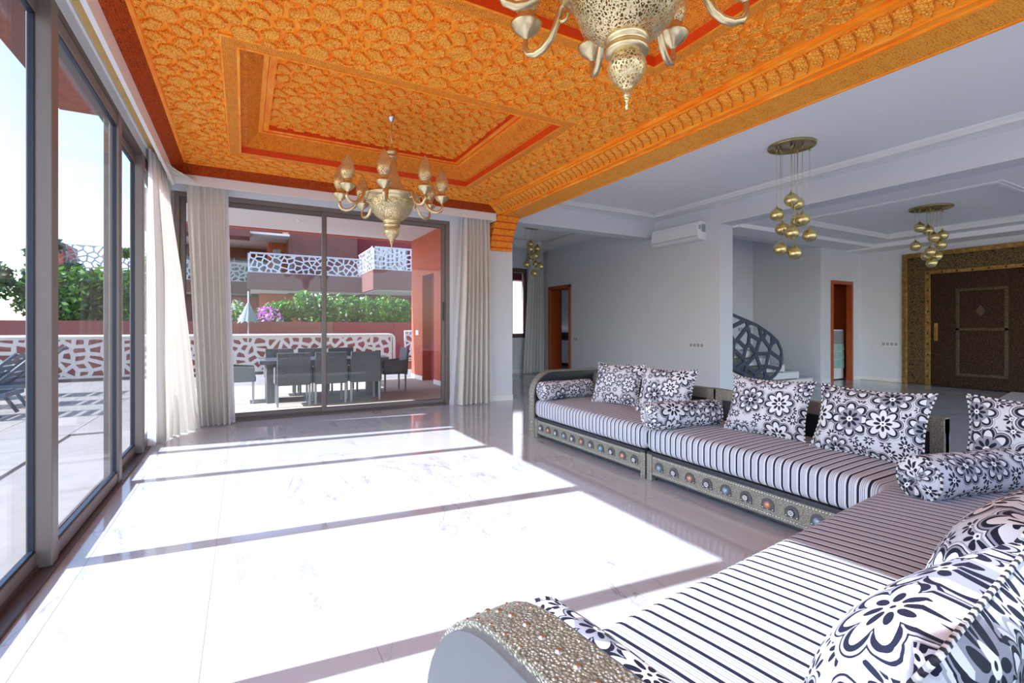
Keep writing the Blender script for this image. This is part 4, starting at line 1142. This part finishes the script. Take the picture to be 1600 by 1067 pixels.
cu = drape([(6.95, 11.62), (7.40, 11.62)], [(6.72, 11.55), (7.42, 11.60)], 3.42, 0.015, 6, 0.05, 10).build('curtain', 'curtain_shaded')
tag(cu, 'grey-looking curtain in the shade of the dining alcove next to the brown door', 'curtain')

# ================================================================== WALL FITTINGS
ac = thing('air_conditioner', 'white split air conditioner mounted high on the partition wall', 'air conditioner', (7.5, 6.75, 3.05))
m = MB().prism([(0.0, -0.17), (-0.19, -0.155), (-0.225, -0.10), (-0.225, 0.07), (-0.20, 0.15), (-0.16, 0.18), (0.0, 0.18)], -0.58, 0.58, 'y')
m.build('body', 'plastic_white', ac, bevel=0.008)
MB().prism([(-0.228, -0.095), (-0.232, -0.09), (-0.232, 0.07), (-0.206, 0.15), (-0.20, 0.15), (-0.226, 0.07)], -0.56, 0.56, 'y').build('front_panel', 'plastic_white', ac)
MB().prism([(-0.10, -0.168), (-0.188, -0.160), (-0.222, -0.112), (-0.19, -0.150)], -0.52, 0.52, 'y').build('louvre', 'plastic_white', ac)
MB().box(-0.233, -0.226, -0.56, 0.56, -0.103, -0.097).build('panel_joint', 'plastic_grey', ac)
MB().box(-0.12, -0.02, -0.584, -0.58, -0.02, 0.12).box(-0.20, -0.14, -0.583, -0.58, 0.02, 0.10).build('side_label', 'plastic_grey', ac)
def switch(lab, loc, rz, n, dark=False, w=0.085, nm='switch_plate', cat='switch'):
    t = thing(nm, lab, cat, loc, rz)
    MB().box(-n*w/2, n*w/2, -0.010, 0, -0.045, 0.045).build('plate', 'plastic_grey' if dark else 'plastic_white', t, bevel=0.002)
    for k in range(n): MB().box(-n*w/2+k*w+.012, -n*w/2+(k+1)*w-.012, -0.015, -0.010, -0.033, 0.033).build('rocker', 'chrome' if dark else 'plastic_grey', t, bevel=0.002)
    return t
switch('row of four white switches on the partition wall right of the air conditioner', (7.5, 6.38, 0.93), -pi/2, 4)
switch('white double power socket low on the partition wall above the sofa pillows', (7.5, 8.25, 0.42), -pi/2, 2, nm='socket', cat='socket')
switch('small double switch beside the brown kitchen door', (7.5, 10.2, 0.97), -pi/2, 2)
switch('row of four dark chrome switches on the stairwell wall', (12.0-0.15, 7.985, 1.07), 0, 4, True) if False else None
switch('row of four chrome switches on the hall wall left of the embossed door', (13.2, 5.70, 0.88), -pi/2, 4, False)

# ================================================================== STAIRCASE
ST = thing('staircase', 'white marble staircase rising to the left behind the partition wall', 'staircase', (0, 6.30, 0))
for k in range(6):
    x1 = 11.15-0.52*k; zt = 0.165*(k+1)
    MB().box(max(7.86, x1-0.9), x1, 0.0, 1.65, zt-0.165, zt-0.03).build('riser_block', 'trim', ST)
    tr_ = MB().box(max(7.87, x1-0.62), x1+0.02, -0.02, 1.65, zt-0.03, zt).build('tread', 'marble', ST, bevel=0.004)
    MB().box(x1+0.0, x1+0.006, 0.0, 1.65, zt-0.165, zt-0.03).build('riser', 'rail_blue', ST)
MB().prism([(7.86, 0.0), (10.2, 0.0), (8.9, 0.20), (7.86, 0.58)], -0.05, -0.02, 'y').build('side_skirt', 'wall', ST)
switch('row of four dark chrome switches on the stairwell wall above the steps', (11.15, 7.98, 1.22), 0, 4, True, w=0.12)
out = [(7.86, 0.66), (8.45, 0.42), (9.05, 0.18), (9.35, 0.17), (9.62, 0.27), (9.80, 0.42), (9.88, 0.60), (9.84, 0.80), (9.70, 0.99), (9.45, 1.14), (9.0, 1.33), (8.4, 1.49), (7.86, 1.64)]
SR = thing('stair_railing', 'blue-grey metal stair railing panel with irregular cut-outs and rounded end', 'railing', (0, 6.20, 0))
m = MB(); lattice(m, out, 5, 0.36, 0.075, -0.015, 0.015); m.build('cutout_panel', 'rail_blue', SR)
MB().tube([(p[0], 0, p[1]) for p in out], 0.024, 8).build('rounded_frame', 'rail_blue', SR)
MB().box(9.02, 9.12, -0.03, 0.03, 0.0, 0.25).box(8.97, 9.17, -0.05, 0.05, 0.0, 0.03).build('foot_bracket', 'chrome', SR)

# ================================================================== CHANDELIERS
def chandelier(cx, cy, cz, lab, seg):
    top = ZF+0.25-cz
    t = thing('chandelier', lab, 'chandelier', (cx, cy, cz), group='pierced brass chandeliers')
    MB().lathe([(0.0, 0.0), (0.007, 0.008), (0.006, 0.03), (0.010, 0.055), (0.020, 0.075), (0.014, 0.078), (0.03, 0.10), (0.055, 0.125), (0.075, 0.155), (0.082, 0.185), (0.074, 0.212), (0.052, 0.232)], seg).build('finial', 'pierced', t)
    MB().lathe([(0.050, 0.228), (0.085, 0.232), (0.092, 0.245), (0.086, 0.262), (0.074, 0.268), (0.084, 0.278), (0.092, 0.290), (0.088, 0.306), (0.070, 0.312)], seg).build('collar', 'brass', t)
    MB().lathe([(0.085, 0.300), (0.125, 0.318), (0.165, 0.348), (0.198, 0.390), (0.219, 0.440), (0.228, 0.490), (0.229, 0.510)], seg).build('bowl', 'pierced', t)
    MB().lathe([(0.226, 0.500), (0.236, 0.502), (0.242, 0.515), (0.262, 0.522), (0.288, 0.535), (0.302, 0.550), (0.300, 0.560), (0.270, 0.566), (0.255, 0.580), (0.222, 0.590), (0.200, 0.592)], seg).build('rim', 'brass', t)
    MB().lathe([(0.205, 0.590), (0.165, 0.615), (0.130, 0.655), (0.098, 0.715), (0.074, 0.785), (0.057, 0.860), (0.047, 0.925), (0.044, 0.965)], seg).build('cone', 'pierced', t)
    MB().lathe([(0.040, 0.955), (0.058, 0.965), (0.060, 0.978), (0.042, 0.990), (0.040, 1.004), (0.058, 1.014), (0.060, 1.030), (0.040, 1.046), (0.022, 1.066), (0.010, 1.095), (0.006, 1.12)], seg).build('neck', 'brass', t)
    MB().tube([(0, 0, 1.09), (0, 0, top-0.03)], 0.005, 6).build('rod', 'brass', t)
    MB().lathe([(0.006, top-.065), (0.018, top-.06), (0.03, top-.025), (0.05, top-.003), (0.0, top)], 16).build('ceiling_cup', 'chrome', t)
    ang0 = radians(22.5)
    # one arm, then copies
    pts = [(0.275, 0, 0.548), (0.300, 0, 0.572), (0.325, 0, 0.565), (0.335, 0, 0.535), (0.352, 0, 0.492), (0.385, 0, 0.440), (0.425, 0, 0.412), (0.470, 0, 0.402), (0.510, 0, 0.415), (0.532, 0, 0.448), (0.530, 0, 0.485), (0.525, 0, 0.50)]
    am = MB().tube(pts, [0.011, 0.013, 0.014, 0.015, 0.016, 0.018, 0.018, 0.018, 0.017, 0.015, 0.012, 0.010], 8)
    am.tube([(0.335, 0, 0.520), (0.318, 0, 0.498), (0.296, 0, 0.500), (0.288, 0, 0.520), (0.300, 0, 0.532)], [0.011, 0.010, 0.009, 0.008, 0.006], 6)
    arm = am.build('arm', 'brass', t)
    T = Matrix.Translation((0.525, 0, 0))
    cup = MB().lathe([(0.009, 0.490), (0.016, 0.500), (0.030, 0.512), (0.055, 0.530), (0.074, 0.556), (0.078, 0.566), (0.070, 0.572), (0.045, 0.584), (0.038, 0.600), (0.044, 0.612), (0.036, 0.622)], max(12, seg//2), T).build('drip_cup', 'brass', arm)
    egg = MB().lathe([(0.030, 0.610), (0.052, 0.635), (0.066, 0.668), (0.071, 0.702), (0.067, 0.742), (0.054, 0.785), (0.035, 0.826), (0.016, 0.858), (0.0, 0.878)], max(12, seg//2), T).build('egg_shade', 'pierced', arm)
    arm.rotation_euler = (0, 0, ang0)
    for k in range(1, 8):
        a = inst(arm, t, rot=(0, 0, ang0+k*pi/4)); inst(cup, a); inst(egg, a)
    return t
chandelier(1.37, 5.13, 2.09, 'pierced brass chandelier hanging from the far ceiling tray in front of the terrace doors', 32)
chandelier(1.40, 1.55, 2.165, 'large pierced brass chandelier overhead in the near ceiling tray, cut by the photo top', 56)

# ================================================================== GLOBE PENDANTS
gp = None
def pendant(cx, cy, cz, R, globes, lab, mat):
    """globes: (sideways, depth, drop) in metres in a frame turned 28.8 degrees to the room"""
    t = thing('globe_pendant', lab, 'pendant light', (cx, cy, cz), -math.atan(419/761), group='clustered globe pendants')
    MB().lathe([(0.0, 0.0), (R, 0.0), (R, -0.028), (R-0.012, -0.030), (R-0.014, -0.022), (0.0, -0.022)], 40).build('ceiling_plate', 'brass_plate', t)
    for i, (x, y, d) in enumerate(globes):
        c = MB().tube([(0, 0, -0.02), (0, 0, -d+0.10)], 0.0025, 5).build('cord', 'brass', t, loc=(x, y, 0))
        MB().lathe([(0.0, -0.022), (0.009, -0.022), (0.009, -0.075), (0.0, -0.075)], 8).build('cord_grip', 'brass_plate', c)
        g = MB().lathe([(0.0, 0.115), (0.006, 0.112), (0.008, 0.095), (0.022, 0.086), (0.026, 0.076), (0.050, 0.064), (0.070, 0.040), (0.082, 0.006), (0.080, -0.026), (0.062, -0.058), (0.034, -0.076), (0.0, -0.082)], 20)
        g.build('globe', mat, t, loc=(x, y, -d))
G1 = [(-.04, -.06, .70), (.13, .10, .71), (-.165, .04, .86), (.075, -.10, .95), (.105, .05, .935), (-.065, .10, 1.03), (-.065, -.12, 1.12), (.225, .0, 1.13), (-.13, .02, 1.30), (.01, -.05, 1.36)]
pendant(6.02, 3.66, 3.55, 0.27, [(a, b, c-0.08+0.08) for a, b, c in G1], 'cluster of ten gold globes under a round plate, nearest of the three globe pendants', 'brass_gold')
G2 = [(-.19, .0, .34), (.02, .08, .37), (.21, .02, .46), (-.02, -.08, .52), (-.18, .1, .63), (.12, -.05, .63), (-.10, -.1, .76), (-.02, .06, .80), (.14, .05, .81), (-.01, -.03, .93)]
pendant(10.05, 3.75, 3.27, 0.29, G2, 'cluster of ten dark gold globes in the shaded hall before the embossed door', 'brass_gold')
G3 = [(-.11, .0, .40), (-.11, -.07, .52), (.05, .06, .49), (-.07, .08, .67), (.0, -.08, .67), (-.19, .02, .85), (.02, .1, .83), (.12, -.05, .90), (-.02, .0, 1.05)]
pendant(5.68, 9.25, 3.52, 0.24, G3, 'small-looking cluster of gold globes in the dining alcove, farthest of the three globe pendants', 'brass_gold')

# ================================================================== SOFAS
def arch_arm(t, x0, x1, D, H, mat):
    """arm end panel in the y-z plane; band of hammered metal over its rim"""
    r = 0.26; n = 10
    prof = [(0.0, 0.0), (0.0, H-r)]+[(r-r*cos(pi/2*k/n), H-r+r*sin(pi/2*k/n)) for k in range(1, n+1)]+[(D, H), (D, 0.0)]
    inner = [(y+(0.008 if y < D else 0), z-0.008 if z > 0.3 else z) for y, z in prof]
    a = MB().prism(list(reversed(inner)), x0+0.004, x1-0.004, 'x').build('arm_panel', mat, t)
    # recessed field on both faces: raised border around it
    rr = 0.20; o = 0.075
    q_out = prof[:-1]; q_in = [(o, 0.12), (o, H-o-rr)]+[(o+rr-rr*cos(pi/2*k/n), H-o-rr+rr*sin(pi/2*k/n)) for k in range(1, n+1)]+[(D-0.08, H-o)]
    for xa, xb in ((x0-0.016, x0+0.006), (x1-0.006, x1+0.016)):
        v = []; f = []
        for x in (xa, xb):
            v += [(x, y, z) for y, z in q_out]+[(x, y, z) for y, z in q_in]
        k = len(q_out)
        for i in range(k-1):
            f += [(i, i+1, k+i+1, k+i), (2*k+i, 3*k+i, 3*k+i+1, 2*k+i+1), (k+i, k+i+1, 3*k+i+1, 3*k+i), (i, 2*k+i, 2*k+i+1, i+1)]
        MB().add(v, f).build('arm_border', mat, a)
    # band
    v = []; f = []; P = prof[:-1]
    N = []
    for i, p in enumerate(P):
        a0 = P[max(0, i-1)]; a1 = P[min(len(P)-1, i+1)]; dx, dz = a1[0]-a0[0], a1[1]-a0[1]; L = sqrt(dx*dx+dz*dz); N.append((-dz/L, dx/L))
    for i, p in enumerate(P):
        for x in (x0, x1): v += [(x, p[0], p[1]), (x, p[0]+N[i][0]*.012, p[1]+N[i][1]*.012)]
    for i in range(len(P)-1):
        a_, b_ = 4*i, 4*(i+1)
        f += [(a_+1, a_+3, b_+3, b_+1), (a_, b_, b_+2, a_+2), (a_, a_+1, b_+1, b_), (a_+2, b_+2, b_+3, a_+3)]
    band = MB().add(v, f, smooth=False).build('arm_band', 'hammered', t)
    sm = MB(); L = 0; nxt = 0.0
    for i in range(len(P)-1):
        seg = sqrt((P[i+1][0]-P[i][0])**2+(P[i+1][1]-P[i][1])**2)
        while nxt <= L+seg:
            u = (nxt-L)/seg; y = P[i][0]+(P[i+1][0]-P[i][0])*u; z = P[i][1]+(P[i+1][1]-P[i][1])*u
            nx, nz = N[i]
            for fx, rr_ in ((0.5, 0.0075), (0.10, 0.0045), (0.90, 0.0045)):
                M = Matrix.Translation((x0+(x1-x0)*fx, y+nx*.011, z+nz*.011)) @ Matrix.Rotation(-atan2(nz, nx)+pi/2, 4, 'X').inverted()
                sm.dome((0, 0, 0), rr_, rr_*.8, seg=8, rings=2, M=M)
            nxt += 0.042
        L += seg
    sm.build('band_studs', 'stud', t, kind='stuff')
def sofa_frame(name, lab, loc, rz, L, arm_at=None, njewel=10, order='WCWB', backx=(0, 1), rail_x=None, side_back=False):
    t = thing(name, lab, 'sofa', loc, rz, group='carved black and silver sofas')
    D = 0.92
    MB().box(0.0, L, 0.02, D, 0.10, 0.215).build('base', 'black_wood', t, bevel=0.004)
    MB().box(0.0, L, -0.005, 0.05, 0.218, 0.238).box(0, L, 0.0, 0.04, 0.206, 0.218).box(0, L, 0.0, 0.03, 0.040, 0.055).build('rail_lip', 'black_wood', t, bevel=0.003)
    MB().box(0.055, L-0.055, 0.004, 0.022, 0.055, 0.206).build('front_rail', 'hammered', t)
    for x in (0.0, L-0.055):
        MB().box(x, x+0.055, -0.004, 0.05, 0.0, 0.218).build('leg', 'hammered', t, bevel=0.003)
        MB().box(x, x+0.055, D-0.06, D, 0.0, 0.10).build('leg', 'black_wood', t)
    # studs in rows
    sm = MB(); x = 0.07
    while x < L-0.065:
        sm.dome((x, 0.004, 0.070), 0.0038, 0.003, 'y', 6, 1, sgn=-1).dome((x, 0.004, 0.192), 0.0042, 0.003, 'y', 6, 1, sgn=-1); x += 0.019
    for zz in range(6):
        for xx in (0.012, 0.043, L-0.012, L-0.043): sm.dome((xx, -0.004, 0.03+0.033*zz), 0.0038, 0.003, 'y', 6, 1, sgn=-1)
    sm.build('rail_studs', 'stud', t, kind='stuff')
    # rosettes
    prof = [(0.044*cos(a), 0.044*sin(a)) for a in [pi*k/8 for k in range(9)]]+[(-0.044, -0.030), (0.044, -0.030)]
    px = [(x_, z_) for x_, z_ in prof]
    for k in range(njewel):
        xc = 0.055+(L-0.11)*(k+0.5)/njewel; ty = order[k % len(order)]
        r_ = MB().prism([(a, b) for a, b in px], -0.006, 0.0, 'y').build('rosette', 'grey_wood', t, loc=(xc, 0.004, 0.128), bevel=0.002)
        mt = {'W': 'jewel_white', 'B': 'jewel_blue', 'C': 'jewel_copper'}[ty]
        if ty == 'W':
            m = MB().dome((0, -0.006, 0), 0.024, 0.010, 'y', 12, 2, sgn=-1); m.build('jewel_base', 'black_wood', r_)
            m = MB()
            for q in range(8): m.dome((0.013*cos(q*pi/4), -0.013, 0.013*sin(q*pi/4)), 0.0062, 0.006, 'y', 6, 2, sgn=-1)
            m.dome((0, -0.014, 0), 0.006, 0.007, 'y', 6, 2, sgn=-1).build('jewel', mt, r_)
        else: MB().dome((0, -0.006, 0), 0.025, 0.016, 'y', 14, 4, sgn=-1).build('jewel', mt, r_)
        s_ = MB()
        for (a, b) in ((-.034, -.022), (.034, -.022), (0, -.026)): s_.dome((a, -0.006, b), 0.004, 0.003, 'y', 6, 1, sgn=-1)
        s_.build('rosette_studs', 'stud', r_, kind='stuff')
    # backrest
    b0, b1 = backx[0]*L, backx[1]*L
    MB().box(b0, b1, D-0.065, D-0.01, 0.215, 0.69).build('backrest_panel', 'black_wood', t, bevel=0.003)
    MB().box(b0, b1, D-0.075, D, 0.605, 0.70).build('backrest_rail', 'hammered', t, bevel=0.004)
    for x in (b0, b1-0.075): MB().box(x, x+0.075, D-0.080, D+0.002, 0.10, 0.702).build('backrest_post', 'hammered', t, bevel=0.003)
    if arm_at == 0: arch_arm(t, -0.11, 0.0, D, 0.745, 'black_wood')
    if arm_at == 1: arch_arm(t, L, L+0.11, D, 0.745, 'grey_wood')
    return t
# sofa 1 (far) and sofa 2: length runs towards the camera, front faces the windows (-X)
sofa_frame('sofa', 'black and silver studded sofa with rounded arm, farthest from the camera', (2.93, 4.78, 0), -pi/2, 1.76, 0, 11, 'WCWB')
sofa_frame('sofa', 'long studded sofa in the middle with three jewelled colours on its front rail', (2.93, 3.00, 0), -pi/2, 1.66, None, 10, 'BWCW')
# near sofa: front faces the far wall, turned 6 degrees
A3 = radians(6)
u3 = Vector((cos(A3), sin(A3), 0)); w3 = Vector((sin(A3), -cos(A3), 0))     # along, depth
C3 = Vector((3.92, 1.33, 0))                                                  # right front corner
L3 = 3.49
sofa_frame('sofa', 'near studded sofa under the camera with a rounded grey arm panel facing the windows', C3, pi+A3, L3, 1, 18, 'WCWB')

def mattress(name, lab, loc, rz, L, D, z0, z1, seed, over=0.0):
    m = MB(); nx, ny = max(12, int(L*14)), 18; r = 0.055
    def sec(k):  # rounded rectangle section in y-z
        pts = []
        for (cx, cz, a0) in ((D-r, z0+r, -90), (D-r, z1-r, 0), (r, z1-r, 90), (r, z0+r, 180)):
            for q in range(6):
                a = radians(a0+90*q/5); pts.append((cx+r*cos(a), cz+r*sin(a)))
        # subdivide the top so that it can be crowned
        out_ = []
        for i, p in enumerate(pts):
            out_.append(p); q = pts[(i+1) % len(pts)]
            if abs(p[1]-z1) < 1e-6 and abs(q[1]-z1) < 1e-6 and abs(q[0]-p[0]) > .2:
                for s_ in range(1, 8): out_.append((p[0]+(q[0]-p[0])*s_/8, z1))
        return out_
    S = sec(0); n = len(S); v = []
    xs_ = [0, 0.008, 0.025, 0.055]+[0.055+(L-0.11)*i/nx for i in range(1, nx)]+[L-0.055, L-0.025, L-0.008, L]
    for x in xs_:
        e = min(x, L-x); sh = 0 if e >= 0.055 else 0.055-sqrt(max(0, 0.055**2-(0.055-e)**2))
        for (y, z) in S:
            cy, cz = D/2, (z0+z1)/2
            yy = y+(cy-y)*min(1, sh/(D/2)); zz = z+(cz-z)*min(1, sh/((z1-z0)/2)*0.9)
            zz += 0.018*sin(pi*min(max(y/D, 0), 1))*(1 if z > cz else 0)*min(1, e/0.2)
            v.append((x, yy, zz))
    f = []
    for i in range(len(xs_)-1):
        for k in range(n):
            k2 = (k+1) % n; f.append((i*n+k, i*n+k2, (i+1)*n+k2, (i+1)*n+k))
    f.append(tuple(reversed(range(n)))); f.append(tuple(range((len(xs_)-1)*n, len(xs_)*n)))
    m.add(v, f, smooth=True)
    o = m.build(name, 'stripe', None, loc=loc, rotz=rz); tag(o, lab, 'mattress', 'striped sofa mattresses')
    return o
mattress('sofa_mattress', 'striped mattress on the farthest sofa', (2.915, 4.77, 0.239), -pi/2, 1.755, 0.855, 0, 0.20, 1)
mattress('sofa_mattress', 'striped mattress on the middle sofa', (2.915, 3.005, 0.239), -pi/2, 1.70, 0.855, 0, 0.20, 2)
M3 = C3-w3*0.055-u3*0.16
mattress('sofa_mattress', 'striped mattress on the near sofa, half in the sun', (M3.x, M3.y, 0.239), pi+A3, L3-0.17, 0.89, 0, 0.21, 3)

# ---- pillows
def pillow(lab, c, wdir, updir, w, h, t, seed, group='square floral pillows'):
    wd = Vector(wdir).normalized(); up = Vector(updir); up = (up-wd*up.dot(wd)).normalized(); nd = wd.cross(up)
    M = Matrix(((wd.x, up.x, nd.x, c[0]), (wd.y, up.y, nd.y, c[1]), (wd.z, up.z, nd.z, c[2]), (0, 0, 0, 1)))
    rnd = random.Random(seed); N = 22; ou, ov = rnd.uniform(0, 5), rnd.uniform(0, 5)
    m = MB(); p1_, p2_ = rnd.uniform(0, 6), rnd.uniform(0, 6)
    def P(a, b, sgn):
        x = w/2*a*(1-0.10*(1-b*b)*a*a); y = h/2*b*(1-0.11*(1-a*a)*b*b)
        z = sgn*t/2*((max(0, 1-a*a)*max(0, 1-b*b))**0.42)*(1+0.06*sin(3*a+p1_)+0.06*sin(3.5*b+p2_))
        return (x, y, z)
    for sgn in (1, -1):
        v = [P(-1+2*i/N, -1+2*j/N, sgn) for j in range(N+1) for i in range(N+1)]
        f = []; uv = []
        for j in range(N):
            for i in range(N):
                q = [(i, j), (i+1, j), (i+1, j+1), (i, j+1)]
                if sgn < 0: q = q[::-1]
                f.append([b*(N+1)+a for a, b in q]); uv.append([(ou+w*a/N*1.0+(2 if sgn < 0 else 0), ov+h*b/N) for a, b in q])
        m.add(v, f, uv, True)
    o = m.build('pillow', 'floral'); o.matrix_world = M
    tag(o, lab, 'pillow', group)
    rim = [P(-1+2*i/N, -1, 1) for i in range(N)]+[P(1, -1+2*i/N, 1) for i in range(N)]+[P(1-2*i/N, 1, 1) for i in range(N)]+[P(-1, 1-2*i/N, 1) for i in range(N)]
    MB().tube(rim, 0.0055, 6, closed=True).build('piping', 'rope', o)
    return o
def bolster(lab, a, b, r, seed):
    a, b = Vector(a), Vector(b); L = (b-a).length; d = (b-a).normalized()
    R = d.to_track_quat('Z', 'Y').to_matrix().to_4x4(); R.translation = a
    prof = [(0.004, 0.012), (r*.35, 0.0), (r*.7, 0.004), (r*.92, 0.018), (r, 0.045)]+[(r*(1+.02*sin(k)), 0.045+(L-.09)*k/8) for k in range(1, 8)]+[(r, L-0.045), (r*.92, L-0.018), (r*.7, L-.004), (r*.35, L), (0.004, L-0.012)]
    m = MB().lathe(prof, 28, uvscale=r)
    m.uv = [[(u+seed*1.7, v_+seed*.9) for u, v_ in q] if q else None for q in m.uv]
    o = m.build('bolster', 'floral'); o.matrix_world = R
    tag(o, lab, 'bolster', 'round floral bolsters')
    for z in (0.022, L-0.022):
        MB().tube([(r*.95*cos(2*pi*k/24), r*.95*sin(2*pi*k/24), z) for k in range(24)], 0.006, 6, closed=True).build('piping', 'rope', o)
        MB().lathe([(0.0, z-.014 if z < .1 else z+.014), (0.016, z-.012 if z < .1 else z+.012), (0.018, z)], 10).build('button', 'floral', o)
    return o
ZT = 0.445
def lean(nx, ny, a): return (nx*sin(a), ny*sin(a), cos(a))
yw = radians(14)
wd = (sin(yw)*1.0, -cos(yw), 0); bk = (cos(yw), sin(yw))
pillow('square floral pillow on the farthest sofa next to the left bolster', (3.50, 4.02, ZT+.215), (sin(.35), -cos(.35), 0), lean(cos(.35), sin(.35), radians(22)), .56, .46, .18, 1)
pillow('square floral pillow on the farthest sofa next to the middle bolster', (3.50, 3.34, ZT+.215), (sin(.3), -cos(.3), 0), lean(cos(.3), sin(.3), radians(22)), .56, .46, .18, 2)
pillow('square floral pillow on the middle sofa beside the middle bolster', (3.50, 2.32, ZT+.21), (sin(.12), -cos(.12), 0), lean(cos(.12), sin(.12), radians(22)), .62, .46, .18, 3)
pillow('square floral pillow on the middle sofa nearest its two back posts', (3.48, 1.62, ZT+.21), (sin(.05), -cos(.05), 0), lean(cos(.05), sin(.05), radians(22)), .64, .46, .18, 4)
pillow('square floral pillow standing in the far right corner against the back', (3.66, 0.90, ZT+.205), (sin(.05), -cos(.05), 0), lean(cos(.05), sin(.05), radians(14)), .62, .46, .17, 5)
bolster('round floral bolster lying against the rounded arm of the farthest sofa', (2.90, 4.62, ZT+.105), (3.60, 4.62, ZT+.105), 0.105, 1)
bolster('round floral bolster across the joint of the farthest and middle sofas', (2.82, 2.90, ZT+.105), (3.48, 2.76, ZT+.105), 0.110, 2)
bolster('round floral bolster on the near sofa at its far right corner', (2.76, 1.09, ZT+.105), (3.40, 0.93, ZT+.105), 0.105, 3)
b0 = C3-u3*(L3-0.14)+w3*0.0; b1 = b0+w3*0.66
bolster('round floral bolster beside the near rounded arm', (b0.x, b0.y, ZT+.085), (b1.x, b1.y, ZT+.085), 0.105, 4)
pillow('large floral pillow nearest the camera leaning on the near sofa back', (1.10, 0.43, ZT+.185), u3, (w3.x*sin(.5), w3.y*sin(.5), cos(.5)), .62, .45, .22, 6)
pillow('large floral pillow behind the nearest one on the near sofa', (1.78, 0.52, ZT+.185), u3, (w3.x*sin(.5), w3.y*sin(.5), cos(.5)), .62, .45, .21, 7)
